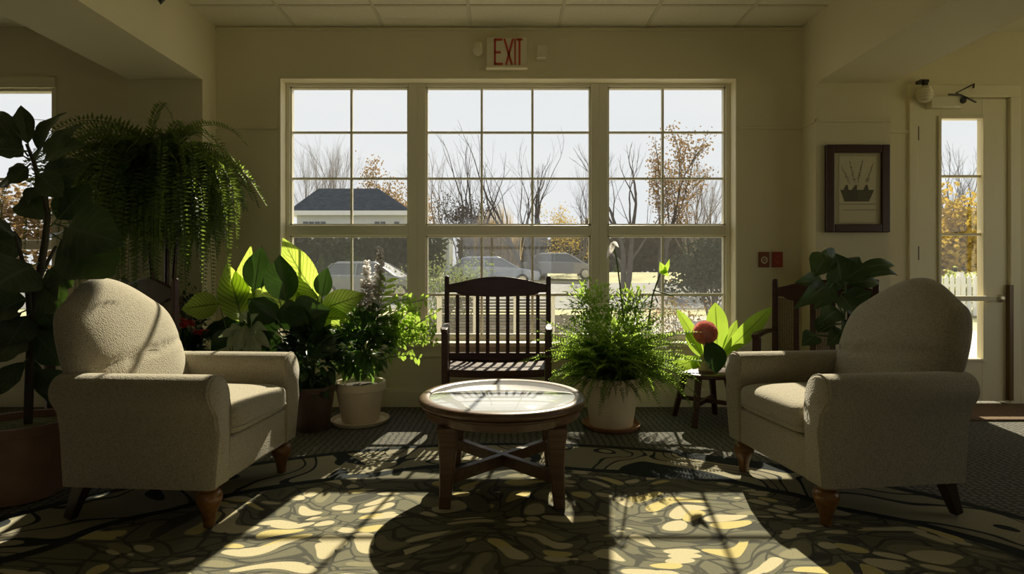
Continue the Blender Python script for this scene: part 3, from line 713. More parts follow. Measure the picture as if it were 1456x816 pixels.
# ------------------------------------------------------------------ dark wooden chairs
def make_chair(label, loc, rz, wb=0.70, wf=0.645, dep=0.40, hb=0.925, seat=0.375, arm_h=0.61, slats=9, cane=False, lean=0.0):
    """faces local -y; origin on the floor at the middle of the back"""
    t = thing('wooden_chair', label, 'chair', loc, rz); wd = MT['chairwood']
    for sg in (-1, 1):
        m = MB(); x = sg*(wb/2-0.018)
        m.bar((x,0,0),(x,lean*0.4,seat),0.034,0.034,Vector((0,1,0))); m.bar((x,lean*0.4,seat),(x,lean,hb-0.004),0.036,0.034,Vector((0,1,0)),0.032,0.03)
        m.superq((x,lean,hb-0.004),(0.017,0.016,0.013),0.8,0.8,12,8)
        m.build('back_post', wd, t, smooth=False, bevel=0.005)
        m = MB(); xf = sg*(wf/2-0.02); m.bar((xf,-dep,0),(xf,-dep,arm_h),0.034,0.034,Vector((0,1,0)),0.042,0.04); m.build('leg', wd, t, smooth=False, bevel=0.005)
        m = MB(); k = 8
        pts = [(xf+(x-xf)*q/k, -dep-0.05+(dep+0.05+lean*0.6)*q/k, arm_h+0.012+0.012*math.sin(PI*q/k)) for q in range(k+1)]
        vs = []; fs = []
        for q, p in enumerate(pts):
            w = 0.052*(1-0.45*(q/k)) if q else 0.035
            for a, b in ((-1,-1),(1,-1),(1,1),(-1,1)): vs.append((p[0]+a*w/2, p[1], p[2]+b*0.012))
        for q in range(k):
            for c in range(4): fs.append((q*4+c, q*4+(c+1)%4, (q+1)*4+(c+1)%4, (q+1)*4+c))
        fs += [(3,2,1,0), tuple(k*4+c for c in range(4))]
        m.add(vs, fs); m.build('arm', wd, t, bevel=0.006)
        m = MB(); m.bar((x,0,0.17),(xf,-dep,0.17),0.022,0.026); m.build('stretcher', wd, t, smooth=False, bevel=0.003)
    # arched crest rail
    iw = wb/2-0.034; q = 16; up = []; lo = []
    for k in range(q+1):
        u = -1+2*k/q; up.append((u*iw, hb-0.048+0.052*math.cos(u*PI/2)**1.2 if abs(u) < 1 else hb-0.048))
        lo.append((u*iw, hb-0.105-0.030*max(0, (0.86-abs(u))/0.86)**0.25 if abs(u) < 0.86 else hb-0.105))
    m = MB(); m.prism(lo + up[::-1], lean-0.014, lean+0.014, 'y'); m.build('crest_rail', wd, t, angle=30, bevel=0.004)
    m = MB(); m.bar((-iw,lean*0.4,seat+0.02),(iw,lean*0.4,seat+0.02),0.024,0.05); m.build('lower_rail', wd, t, smooth=False, bevel=0.004)
    m = MB(); sp = iw*2*0.83
    if cane:
        xs = [-iw+iw*2*f for f in (0.21,0.39,0.60,0.78)]; sw = 0.032
    else: xs = [-sp/2+sp*k/(slats-1) for k in range(slats)]; sw = 0.025
    for x in xs: m.bar((x,lean*0.4,seat+0.03),(x,lean,hb-0.12),sw,0.014,Vector((0,1,0)))
    m.build('back_slats', wd, t, smooth=False, bevel=0.003)
    if cane:
        m = MB(); 
        for (a, b) in ((-iw,xs[0]-sw/2),(xs[1]+sw/2,xs[2]-sw/2),(xs[3]+sw/2,iw)):
            nn = 14
            for k in range(44):
                z = seat+0.04+(hb-0.15-seat)*k/44; m.bar((a,lean*0.7,z),(b,lean*0.7,z),0.003,0.0065)
            c = int((b-a)/0.012)
            for k in range(1, c): m.bar((a+(b-a)*k/c,lean*0.7+0.002,seat+0.03),(a+(b-a)*k/c,lean*0.7+0.002,hb-0.11),0.004,0.002,Vector((0,1,0)))
        m.build('cane_panels', MT['cane'], t, smooth=False)
    m = MB(); xb = wb/2-0.037; xf = wf/2-0.004
    dip = [(-1+2*k/12) for k in range(13)]
    vs = []; fs = []; rows = 8
    for side in (0, 1):
        for j in range(rows+1):
            tt = j/rows; y = 0.005-tt*(dep+0.02); hw = xb+(wf/2-0.045-xb)*tt
            for u in dip:
                z = seat+0.02*(1-tt)*0+0.014*(u*u-1)*(0.5+0.5*math.sin(PI*min(1,tt*1.2))) - (0.0 if side == 0 else 0.045)
                vs.append((u*hw, y, z))
    nn = 13; o = (rows+1)*nn
    for j in range(rows):
        for k in range(12):
            a = j*nn+k; fs.append((a, a+nn, a+nn+1, a+1)); fs.append((o+a, o+a+1, o+a+nn+1, o+a+nn))
    for k in range(12):
        fs.append((k, k+1, o+k+1, o+k)); a = rows*nn+k; fs.append((a, o+a, o+a+1, a+1))
    for j in range(rows):
        a = j*nn; fs.append((a, o+a, o+a+nn, a+nn)); a += 12; fs.append((a, a+nn, o+a+nn, o+a))
    m.add(vs, fs); m.build('seat', wd, t, angle=40, bevel=0.006)
    m = MB(); m.bar((-wf/2+0.03,-dep,0.16),(wf/2-0.03,-dep,0.16),0.024,0.03); m.build('stretcher', wd, t, smooth=False, bevel=0.003)
    return t
make_chair('dark wooden slat-back armchair in the middle, behind the coffee table', (-0.064, 3.84, 0), 0.0, wb=0.728, wf=0.672, hb=0.922, seat=0.362, arm_h=0.585)
a = R(-40); rv = Vector((math.cos(a), math.sin(a), 0)); o = Vector((1.706, 3.62, 0)) + rv*0.29
make_chair('dark wooden chair with cane back panels, behind the right armchair', o, a, wb=0.58, wf=0.58, dep=0.40, hb=0.905, seat=0.36, arm_h=0.57, cane=True)
a = math.atan2(-0.30, 0.50); rv = Vector((0.857,-0.514,0)); o = Vector((-1.76,3.0,0)) - rv*0.29
make_chair('dark wooden chair mostly hidden behind the left armchair', o, a, wb=0.58, wf=0.56, dep=0.36, hb=0.915, seat=0.36, arm_h=0.57, cane=True)

# ------------------------------------------------------------------ leaves materials
LM = dict(
    fig=leaf_mat('fig_leaf', (0.055,0.08,0.048), (0.12,0.15,0.10), 0.10, (0.16,0.30,0.04), 7, 0.45, 0.3),
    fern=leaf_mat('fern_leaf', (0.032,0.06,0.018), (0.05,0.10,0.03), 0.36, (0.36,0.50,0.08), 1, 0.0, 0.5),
    fern2=leaf_mat('feather_fern_leaf', (0.06,0.13,0.03), (0.07,0.16,0.04), 0.52, (0.50,0.72,0.10), 1, 0.0, 0.45),
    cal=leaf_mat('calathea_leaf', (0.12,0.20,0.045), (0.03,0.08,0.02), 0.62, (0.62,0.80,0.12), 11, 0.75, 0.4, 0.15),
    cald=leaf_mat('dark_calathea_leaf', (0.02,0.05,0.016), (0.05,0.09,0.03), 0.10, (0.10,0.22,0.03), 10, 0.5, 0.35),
    mix=leaf_mat('mixed_leaf', (0.05,0.11,0.035), (0.10,0.18,0.06), 0.35, (0.25,0.45,0.07), 6, 0.3, 0.45, 0.4),
    silver=leaf_mat('variegated_leaf', (0.16,0.20,0.12), (0.50,0.52,0.40), 0.3, (0.5,0.6,0.3), 9, 0.7, 0.35),
    aroid=leaf_mat('dark_aroid_leaf', (0.04,0.075,0.03), (0.16,0.20,0.11), 0.15, (0.12,0.22,0.04), 12, 0.35, 0.3),
    brom=leaf_mat('bromeliad_leaf', (0.12,0.24,0.035), (0.16,0.30,0.06), 0.5, (0.52,0.75,0.08), 22, 0.3, 0.4, 0.1),
    bract=leaf_mat('red_bract', (0.42,0.02,0.02), (0.5,0.05,0.04), 0.4, (0.7,0.05,0.03), 6, 0.3, 0.5),
    blossom=leaf_mat('white_blossom', (0.55,0.48,0.44), (0.4,0.36,0.34), 0.65, (0.98,0.92,0.85), 3, 0.3, 0.7),
    pink=leaf_mat('pink_petal', (0.80,0.30,0.26), (0.9,0.6,0.52), 0.3, (0.95,0.35,0.3), 3, 0.2, 0.6),
)
def pot(root, r, h, material, rim=0.14, soil=None, saucer=None, saucer_mat=None):
    z0 = 0.0
    if saucer:
        m = MB(); m.lathe([(saucer*0.86,0),(saucer*0.93,0.006),(saucer,0.03),(saucer*0.965,0.032),(saucer*0.90,0.012),(0.001,0.011)],(0,0,0),40); m.build('saucer', saucer_mat or material, root); z0 = 0.012
    rb = r*0.72; rh = h*rim
    m = MB(); m.lathe([(rb*0.92,z0),(rb,z0+0.008),(r*0.93,h-rh),(r*0.995,h-rh+0.004),(r,h-0.012),(r*0.985,h),(r*0.90,h),(r*0.885,h-0.03),(0.001,h-0.032)],(0,0,0),44); m.build('pot', material, root)
    m = MB(); m.lathe([(r*0.884,h-0.032),(r*0.6,h-0.022),(0.001,h-0.016)],(0,0,0),30); m.build('soil', soil or MT['soil'], root)
def bushy(m, rnd, c, rad, n, ll, lw, up=0.2, shell=0.55, fold=0.15):
    c = Vector(c)
    for _ in range(n):
        d = Vector((rnd.gauss(0,1), rnd.gauss(0,1), rnd.gauss(0,1)+up)).normalized()
        k = shell+(1-shell)*rnd.random()
        p = c + Vector((d.x*rad[0]*k, d.y*rad[1]*k, d.z*rad[2]*k))
        l = ll*(0.6+0.7*rnd.random()); dd = (d + Vector((rnd.uniform(-.6,.6), rnd.uniform(-.6,.6), rnd.uniform(-.5,.4)))).normalized()
        nn = Vector((rnd.uniform(-.4,.4), rnd.uniform(-.6,.2), 1)).normalized()
        m.leaf(p - dd*l*0.4, p + dd*l*0.6, lw*(0.7+0.6*rnd.random()), nn, rnd.uniform(0.02,0.15), fold, 4, 0.85)

# --- big potted fig, left foreground
FZ = 2.40
fig = thing('fig_tree', 'tall big-leaved fig plant in a wide terracotta pot at far left', 'potted plant', (-2.07, FZ, 0.0))
pot(fig, 0.198, 0.325, mat('aged_terracotta',(0.25,0.145,0.09),0.8,var=0.2,vscale=9), 0.13, MT['moss'])
off = fig.location
def FP(x, y, dz=0.0): return P(x, y, FZ+dz)
m = MB()
m.tube([FP(40,606),FP(41,560),FP(43,500),FP(46,440),FP(58,380),FP(64,345)], [0.016,0.016,0.015,0.015,0.014,0.013], 10)
m.tube([FP(64,345),FP(68,305),FP(58,265),FP(48,230),FP(38,205)], [0.013,0.011,0.010,0.008,0.006], 8)
m.tube([FP(44,470),FP(40,420,-.03),FP(32,370,-.06),FP(22,335,-.08)], [0.011,0.010,0.008,0.006], 8)
m.tube([FP(54,400),FP(66,375,.05),FP(80,350,.08)], [0.010,0.008,0.006], 8)
m.build('stem', MT['stem'], fig, off=off)
rnd = random.Random(11); m = MB(); st = MB()
figs = [ # base, tip, width px, depth tip offset
 (40,222,-8,158,30,.1),(40,215,-15,210,28,-.1),(44,232,12,262,26,-.05),(50,228,118,176,34,.15),(50,232,122,206,36,-.05),(52,240,112,246,34,.1),
 (46,235,60,198,22,.2),(44,250,14,238,18,.1),(58,262,36,286,20,-.05),(62,285,100,250,34,.15),
 (72,322,128,262,52,.1),(78,318,178,348,66,-.1),(74,332,164,392,62,-.15),(66,318,40,278,38,.1),(60,340,112,330,40,.2),
 (30,348,-12,296,48,-.1),(38,362,-6,340,36,.05),(58,372,-14,410,62,-.2),(62,378,104,408,44,.0),(50,395,96,440,44,-.1),
 (42,215,30,150,22,.1),(48,225,95,160,28,.2),(46,240,90,280,30,-.1),(42,228,-10,190,26,.2),(52,250,130,232,28,.1),(70,300,140,300,40,.15),(40,245,-6,262,26,.15),(58,268,20,300,24,.1),
 (46,420,-8,446,50,-.05),(46,440,6,498,40,-.1),(47,432,86,470,36,.1),(44,470,-14,520,60,-.15),(46,468,88,520,36,-.05),
 (43,505,-10,566,30,-.1),(46,520,92,560,34,.1),(44,500,70,575,26,.15),(40,440,-30,470,60,.15),(44,455,90,500,50,.2),(30,380,-30,380,60,.2),(48,410,80,425,40,.2)]
for (bx, by, tx, ty, w, d) in figs:
    b = FP(bx+(tx-bx)*0.16, by+(ty-by)*0.16, d*0.3); tp = FP(tx, ty, d)
    st.tube([FP(bx,by), b, b+(tp-b)*0.5+Vector((0,0,0.0))], [0.004,0.003,0.0015], 5)
    m.leaf(b, tp, w*FZ/F*1.25, (rnd.uniform(-.35,.35), -0.9, rnd.uniform(-.1,.6)), rnd.uniform(-.05,.12), rnd.uniform(.0,.22), 10, 0.95, 0.03)
m.build('foliage', LM['fig'], fig, off=off); st.build('leaf_stalks', MT['gstem'], fig, off=off)

# --- hanging fern on a tall stand, left
sloc = Vector((-2.12, 3.48, 0))
std = thing('plant_stand', 'tall dark three-legged plant stand carrying the big hanging fern', 'plant stand', sloc)
m = MB(); m.lathe([(0.001,1.33),(0.13,1.33),(0.135,1.34),(0.13,1.355),(0.001,1.355)],(0,0,0),28); m.build('stand_top', MT['chairwood'], std)
for k in range(3):
    aa = R(90+120*k+20); m = MB()
    m.tube([(0.125*math.cos(aa),0.125*math.sin(aa),0),(0.06*math.cos(aa),0.06*math.sin(aa),0.45),(0.055*math.cos(aa),0.055*math.sin(aa),0.8),(0.10*math.cos(aa),0.10*math.sin(aa),1.34)], 0.014, 8); m.build('leg', MT['chairwood'], std)
m = MB(); m.lathe([(0.001,0.40),(0.085,0.40),(0.09,0.41),(0.085,0.42),(0.001,0.42)],(0,0,0),24); m.build('shelf', MT['chairwood'], std)
fn = thing('hanging_fern', 'huge dark fern with long drooping fronds on the tall stand, left', 'fern', (sloc.x, sloc.y, 1.355))
pot(fn, 0.13, 0.20, MT['brownpot'])
rnd = random.Random(5); m = MB()
for k in range(430):
    az = rnd.uniform(0, 2*PI); b = (rnd.uniform(-.07,.07), rnd.uniform(-.07,.07), 0.19)
    lay = rnd.random()
    if math.sin(az) > 0.3 : ln = rnd.uniform(0.4,0.75)
    else: ln = rnd.uniform(0.45, 1.15)*(0.8+0.2*abs(math.sin(az)))
    m.frond(b, az, ln, R(rnd.uniform(10,80)), R(rnd.uniform(110,175)), rnd.uniform(0.045,0.075), 42, 0.019, rnd, rnd.uniform(1.0,2.0))
for k in range(16):
    az = R(rnd.uniform(0,360)); m.frond((0,0,0.19), az, rnd.uniform(0.38,0.6), R(rnd.uniform(70,89)), R(rnd.uniform(100,150)), 0.05, 34, 0.015, rnd)
bushy(m, rnd, (0,0,0.22), (0.34,0.24,0.20), 900, 0.05, 0.016, 0.3, 0.2)
bushy(m, rnd, (0,-0.02,0.02), (0.40,0.24,0.26), 900, 0.05, 0.016, -0.2, 0.3)
m.build('foliage', LM['fern'], fn)

# --- calatheas by the window, left
def floor_plant(name, label, cat, x, Z, r, h, potm, **kw):
    t = thing(name, label, cat, ((x-CX)*Z/F, Z, 0.0)); pot(t, r, h, potm, **kw); return t
cz = 3.45
ca = floor_plant('calathea', 'bright striped calathea behind the left armchair, nearest the left pier', 'potted plant', 336, cz, 0.13, 0.30, MT['cream'])
off = ca.location; m = MB(); md = MB(); st = MB()
base = Vector((off.x, off.y, 0.28))
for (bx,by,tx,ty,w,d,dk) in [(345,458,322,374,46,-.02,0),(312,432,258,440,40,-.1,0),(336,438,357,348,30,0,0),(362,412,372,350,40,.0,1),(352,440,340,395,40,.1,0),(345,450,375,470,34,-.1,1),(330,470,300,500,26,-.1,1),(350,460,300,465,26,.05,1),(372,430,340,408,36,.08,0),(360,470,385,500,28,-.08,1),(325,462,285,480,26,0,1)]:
    b = P(bx,by,cz+d*0.5); tp = P(tx,ty,cz+d)
    (md if dk else m).leaf(b, tp, w*cz/F, (rnd.uniform(-.25,.25),-1,0.25), rnd.uniform(-.04,.1), rnd.uniform(.02,.2), 10, 0.8)
    st.tube([base, base.lerp(b,0.6)+Vector((0,0,0.04)), b, b.lerp(tp,0.4)], [0.005,0.004,0.003,0.0015], 5)
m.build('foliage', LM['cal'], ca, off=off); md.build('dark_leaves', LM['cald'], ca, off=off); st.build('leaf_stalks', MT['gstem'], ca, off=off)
va = thing('variegated_plant', 'low plant with pale silvery ribbed leaves behind the left armchair arm', 'potted plant', (P(352,480,3.2).x, 3.2, 0))
pot(va, 0.10, 0.26, MT['brownpot']); off = va.location; m = MB(); base = Vector((off.x, off.y, 0.24)); st = MB()
for (bx,by,tx,ty,w) in [(350,462,338,505,20),(356,465,372,503,20),(345,470,322,498,16),(360,470,386,496,16),(350,458,352,440,14),(340,470,310,480,14),(352,470,352,508,18),(342,464,326,470,14),(360,462,380,470,14),(348,455,335,445,12),(358,458,368,446,12),(356,470,362,508,14),(346,470,334,508,14)]:
    b = P(bx,by,3.2); tp = P(tx,ty,3.12); m.leaf(b, tp, w*3.2/F, (0.1,-1,0.4), 0.12, 0.1, 8, 0.8); st.tube([base, b, b.lerp(tp,.4)], [0.004,0.003,0.0015], 5)
m.build('foliage', LM['silver'], va, off=off); st.build('leaf_stalks', MT['gstem'], va, off=off)
cz2 = 3.42
cb = floor_plant('calathea', 'tallest broad-leaved calathea before the window, in a brown pot', 'potted plant', 445, cz2, 0.135, 0.27, MT['brownpot'])
off = cb.location; m = MB(); md = MB(); st = MB(); base = Vector((off.x, off.y, 0.25))
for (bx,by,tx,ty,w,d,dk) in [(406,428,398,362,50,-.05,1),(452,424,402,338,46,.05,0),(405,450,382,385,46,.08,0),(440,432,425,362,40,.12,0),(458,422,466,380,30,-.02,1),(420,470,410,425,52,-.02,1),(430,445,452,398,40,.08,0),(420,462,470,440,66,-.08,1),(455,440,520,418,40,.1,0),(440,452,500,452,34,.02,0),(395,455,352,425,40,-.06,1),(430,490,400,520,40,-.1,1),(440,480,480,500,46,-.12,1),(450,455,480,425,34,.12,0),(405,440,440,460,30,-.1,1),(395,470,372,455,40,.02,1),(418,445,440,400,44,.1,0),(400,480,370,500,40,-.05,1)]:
    b = P(bx,by,cz2+d*0.5); tp = P(tx,ty,cz2+d)
    (md if dk else m).leaf(b, tp, w*cz2/F, (rnd.uniform(-.2,.2),-1,0.2), rnd.uniform(-.05,.08), rnd.uniform(.0,.18), 10, 0.82)
    st.tube([base, base.lerp(b,0.6)+Vector((0,0,0.03)), b, b.lerp(tp,.4)], [0.006,0.005,0.004,0.0015], 5)
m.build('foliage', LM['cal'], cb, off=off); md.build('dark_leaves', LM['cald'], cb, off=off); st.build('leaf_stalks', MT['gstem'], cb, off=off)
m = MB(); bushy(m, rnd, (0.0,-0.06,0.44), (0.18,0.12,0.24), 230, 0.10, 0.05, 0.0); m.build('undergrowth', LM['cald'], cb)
po = floor_plant('poinsettia', 'red poinsettia between the left armchair and the hidden wooden chair', 'potted plant', 262, 3.3, 0.11, 0.28, MT['terra'])
m = MB(); bushy(m, rnd, (0.0,0,0.44), (0.17,0.11,0.17), 120, 0.10, 0.05, 0.2); m.build('foliage', LM['cald'], po)
m = MB()
for (fx, fy, fz) in ((-0.02,-0.05,0.64),(0.05,-0.04,0.645),(0.0,0.02,0.66),(-0.07,-0.03,0.62),(0.09,0.0,0.60)):
    for k in range(11):
        aa = 2*PI*k/11+rnd.random(); l = rnd.uniform(0.035,0.06); m.leaf((fx,fy,fz),(fx+l*math.cos(aa),fy+l*math.sin(aa)*0.8,fz+rnd.uniform(-.02,.03)),0.024,(0,-.3,1),.1,.1,4,0.8)
m.build('flower_heads', LM['bract'], po)
for k in range(6): MB().tube([(0,0,0.25),(rnd.uniform(-.07,.09),rnd.uniform(-.05,.03),0.62)],0.004,5).build('stem', MT['gstem'], po)
dk = floor_plant('spiky_shrub', 'dark little-leaved shrub beside the left pier, behind the poinsettia', 'potted plant', 272, 3.72, 0.10, 0.25, MT['brownpot'])
m = MB(); bushy(m, rnd, (0.02,0,0.60), (0.13,0.07,0.30), 260, 0.04, 0.016, 0.1, 0.3); m.build('foliage', LM['cald'], dk)
for k in range(5): MB().tube([(0,0,0.22),(rnd.uniform(-.08,.1),rnd.uniform(-.04,.04),0.8)],0.004,5).build('stem', MT['stem'], dk)

# --- mixed planter in the cream pot
mz = 3.58
mp_ = floor_plant('mixed_planter', 'cream pot and saucer of mixed foliage with white flower spikes', 'potted plant', 512.5, mz, 0.160, 0.262, MT['cream'], saucer=0.182, saucer_mat=MT['cream'], rim=0.20)
off = mp_.location; m = MB(); rnd = random.Random(21)
bushy(m, rnd, (-0.02,-0.02,0.47), (0.24,0.14,0.21), 420, 0.085, 0.035, 0.15, 0.35)
bushy(m, rnd, (0.05,-0.02,0.62), (0.20,0.12,0.15), 200, 0.08, 0.03, 0.3, 0.3)
m.build('foliage', LM['mix'], mp_)
for (tx, ty) in ((552,392),(470,440),(585,440),(600,455)): # pinnate lit shoots
    m = MB(); b = P(520,500,mz); tp = P(tx,ty,mz-0.03)
    for k in range(1, 12):
        q = b.lerp(tp, k/12); d = (tp-b).normalized(); sdv = d.cross(Vector((0,-1,0))).normalized()
        if k < 5: continue
        for sg in (-1, 1): m.leaf(q, q+(sdv*sg+d*0.7).normalized()*0.085, 0.026, (0,-1,0.3), 0.05, 0.1, 4, 0.8)
    m.tube([b,b.lerp(tp,.5),tp],[0.004,0.003,0.0015],5); m.build('leafy_shoot', LM['fern2'], mp_, off=off)
m = MB(); st = MB()
for (tx, ty, by, wr) in ((522,372,450,0.062),(541,353,450,0.062)):
    tp = P(tx,ty,mz-0.02); b = P(tx-4,by,mz-0.02); st.tube([P(516,540,mz), b, tp], [0.005,0.004,0.002], 6)
    for k in range(260):
        t = rnd.random()**0.9; c = b.lerp(tp, t); aa = rnd.uniform(0,2*PI); rr = wr*(1-0.7*t)
        d = Vector((math.cos(aa), math.sin(aa), 0.4)); m.leaf(c+d*rr*0.2, c+d*rr*1.15, 0.022, (rnd.uniform(-1,1),rnd.uniform(-1,1),1), 0.1, 0.2, 3, 0.8)
m.build('flower_spikes', LM['blossom'], mp_, off=off); st.build('stem', MT['gstem'], mp_, off=off)
m = MB()
for k in range(16): # trailing strands to the right
    x1 = rnd.uniform(560,622); y1 = rnd.uniform(425,510); a0 = P(rnd.uniform(520,545), rnd.uniform(450,520), mz-0.03); b0 = P(x1, y1, mz-rnd.uniform(0.0,0.15)); mid = a0.lerp(b0,0.55)+Vector((0,0,0.06))
    pts = [a0.lerp(mid,t).lerp(mid.lerp(b0,t),t) for t in [j/10 for j in range(11)]]
    m.tube(pts, 0.0025, 4, False)
    for j in range(3, 11):
        for sg in (-1,1):
            d = Vector((rnd.uniform(-.3,1), rnd.uniform(-.6,.6), sg*0.8+rnd.uniform(-.3,.3))).normalized(); m.leaf(pts[j], pts[j]+d*rnd.uniform(0.03,0.06), 0.02, (0,-1,0.5), 0.1, 0.1, 3, 0.8)
m.build('trailing_strands', LM['fern2'], mp_, off=off)

# --- feathery fern in the cream pot, right of the chair
fz = 3.47
ff = floor_plant('potted_fern', 'feathery green fern in a cream pot on a terracotta saucer', 'fern', 869, fz, 0.182, 0.318, MT['cream'], saucer=0.178, saucer_mat=MT['terra'], rim=0.12)
rnd = random.Random(31); m = MB()
for k in range(280):
    az = rnd.uniform(0, 2*PI); up = rnd.random()
    ln = rnd.uniform(0.30,0.44) if math.sin(az) > 0.25 else rnd.uniform(0.36, 0.60)
    m.frond((rnd.uniform(-.09,.09), rnd.uniform(-.09,.09), 0.29), az, ln, R(28+60*up), R(rnd.uniform(45,105)), rnd.uniform(0.040,0.06), 32, 0.017, rnd)
bushy(m, rnd, (0.0,-0.02,0.56), (0.35,0.22,0.20), 1500, 0.034, 0.013, 0.2, 0.4)
bushy(m, rnd, (-0.14,-0.02,0.74), (0.19,0.13,0.18), 700, 0.034, 0.012, 0.3, 0.2)
bushy(m, rnd, (0.12,-0.02,0.70), (0.18,0.13,0.18), 600, 0.034, 0.012, 0.3, 0.2)
m.build('foliage', LM['fern2'], ff)
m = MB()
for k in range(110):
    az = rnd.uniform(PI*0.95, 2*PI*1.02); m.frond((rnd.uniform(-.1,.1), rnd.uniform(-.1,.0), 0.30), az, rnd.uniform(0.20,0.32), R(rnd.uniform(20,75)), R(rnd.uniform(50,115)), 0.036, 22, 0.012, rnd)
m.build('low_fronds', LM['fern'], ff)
off = ff.location
for pts in ([P(888,470,fz),P(882,410,fz-.05),P(877,370,fz-.06),P(873,352,fz-.06)],[P(920,470,fz-.02),P(928,420,fz-.05),P(940,385,fz-.06)],[P(935,430,fz-.04),P(928,412,fz-.05),P(958,421,fz-.08)]): MB().tube(pts, 0.005, 6).build('stem', MT['gstem'], ff, off=off)
m = MB(); m.leaf(P(872,345,fz-.06), P(862,368,fz-.09), 0.035, (0,-1,.2), .2, .35, 6, 0.8); m.leaf(P(868,346,fz-.06), P(880,352,fz-.08), 0.03, (0,-1,.5), .3, .2, 5, 0.8); m.build('bud', LM['blossom'], ff, off=off)
m = MB()
for (tx,ty,w) in ((938,372,.05),(948,384,.06),(952,368,.03)): m.leaf(P(943,390,fz-.06), P(tx,ty,fz-.08), w, (0.1,-1,.2), .1, .1, 5, 0.7)
m.build('top_leaves', LM['brom'], ff, off=off)

# --- low wooden stool with a flowering bromeliad
stl = thing('plant_stool', 'low dark wooden stool with splayed legs under the pink flower', 'stool', (1.275, 3.62, 0))
m = MB(); m.lathe([(0.001,0.295),(0.185,0.295),(0.195,0.303),(0.195,0.317),(0.186,0.324),(0.001,0.325)],(0,0,0),36); m.build('stool_top', MT['chairwood'], stl)
for k in range(4):
    aa = R(45+90*k+8); c, s = math.cos(aa), math.sin(aa); m = MB(); m.bar((0.205*c,0.205*s,0.0),(0.13*c,0.13*s,0.296),0.03,0.03,Vector((0,1,0)),0.036,0.036); m.build('leg', MT['chairwood'], stl, smooth=False, bevel=0.004)
for k in range(2):
    aa = R(53+90*k); c, s = math.cos(aa)*0.17, math.sin(aa)*0.17; m = MB(); m.bar((-c,-s,0.13+0.001*k),(c,s,0.13+0.001*k),0.022,0.026); m.build('stretcher', MT['chairwood'], stl, smooth=False, bevel=0.003)
bz = 3.60
br = thing('bromeliad', 'broad-leaved plant with a round pink flower head on the low stool', 'potted plant', (1.285, 3.62, 0.325))
pot(br, 0.075, 0.11, MT['cream']); off = br.location; m = MB()
for (bx,by,tx,ty,w,d,bd) in [(1020,512,1017,430,40,.05,.02),(1020,512,1097,437,30,-.1,.10),(1000,505,962,440,22,.0,.05),(998,510,948,525,26,-.08,.15),(1024,505,1048,455,16,.05,.05),(1000,510,975,470,26,-.06,.05),(990,505,985,525,20,-.12,.1)]:
    m.leaf(P(bx,by,bz+d*.4), P(tx,ty,bz+d), w*bz/F*0.78, (rnd.uniform(-.2,.2),-1,.3), bd, 0.1, 12, 1.25, pt=-0.1)
m.build('foliage', LM['brom'], br, off=off)
m = MB(); m.leaf(P(1006,484,bz-.15), P(1019,531,bz-.20), 34*bz/F, (0.2,-1,.3), .1, .1, 12, 1.0, pt=0.0); m.build('front_leaf', LM['cald'], br, off=off)
m = MB(); c = P(1003,473,bz-0.12); m.tube([br.location+Vector((0,0,0.09)), c], [0.006,0.005], 6)
m.build('flower_stalk', MT['gstem'], br, off=off)
m = MB()
for k in range(420):
    z = 1-2*(k+.5)/420; aa = k*2.39996; d = Vector((math.sqrt(1-z*z)*math.cos(aa), math.sqrt(1-z*z)*math.sin(aa), z)); q = c + d*0.052
    m.leaf(q, c+d*0.078, 0.014, d.orthogonal(), 0.1, 0.2, 3, 0.8)
m.superq(c,(0.055,0.055,0.055),1,1,16,10); m.build('flower_head', LM['pink'], br, off=off)

# --- dark plant standing on the cane chair behind the right armchair
dz_ = 3.16
dp = thing('aroid_plant', 'dark glossy-leaved plant rising between the cane chair and right armchair', 'potted plant', (1.90, dz_, 0.36))
pot(dp, 0.085, 0.10, MT['brownpot']); off = dp.location; m = MB(); st = MB(); rnd = random.Random(8)
def DP(x,y,d=0.0): return P(x,y,dz_+d)
trunk = [DP(1198,498),DP(1199,460),DP(1203,420),DP(1200,395)]
st.tube([off+Vector((0,0,0.08))]+trunk, [0.012,0.011,0.010,0.008,0.006], 8)
st.tube([DP(1201,450),DP(1190,430,-.05),DP(1172,405,-.05)],[0.006,0.005,0.003],6); st.tube([DP(1200,470),DP(1180,478,-.05),DP(1150,476,-.08)],[0.006,0.005,0.003],6)
for (bx,by,tx,ty,w,d,bd) in [(1176,362,1155,395,36,-.1,.1),(1188,372,1168,358,30,-.05,.05),(1195,400,1188,360,44,-.12,.05),(1200,395,1222,365,36,.0,.05),(1200,400,1236,375,30,-.05,.1),(1218,385,1272,378,20,.0,.2),(1225,395,1277,392,16,-.1,.35),(1172,405,1130,402,28,-.15,.1),(1175,405,1128,440,26,-.2,.15),(1180,408,1158,440,30,-.15,.1),(1195,420,1215,450,30,-.1,.1),(1200,430,1240,415,28,-.05,.1),(1192,440,1162,462,30,-.15,.1),(1198,455,1220,480,30,-.1,.1),(1160,476,1140,492,26,-.1,.1),(1198,410,1175,390,34,.05,.05),(1205,405,1250,402,24,.05,.15),(1198,470,1176,492,26,-.1,.1),(1160,470,1182,452,24,.05,.1),(1200,440,1228,445,26,.05,.1),(1170,375,1152,365,16,0,.1)]:
    nd = min(trunk, key=lambda q: (q-DP(bx,by)).length); b = DP(bx,by,d*.4); tp = DP(tx,ty,d)
    st.tube([nd, nd.lerp(b,.5)+Vector((0,0,.02)), b, b.lerp(tp,.4)],[0.004,0.0035,0.003,0.0015],5)
    m.leaf(b, tp, w*dz_/F, (rnd.uniform(-.4,.4),-1,.5), bd, 0.12, 9, 0.75, 0.02)
m.build('foliage', LM['aroid'], dp, off=off); st.build('stem', MT['gstem'], dp, off=off)

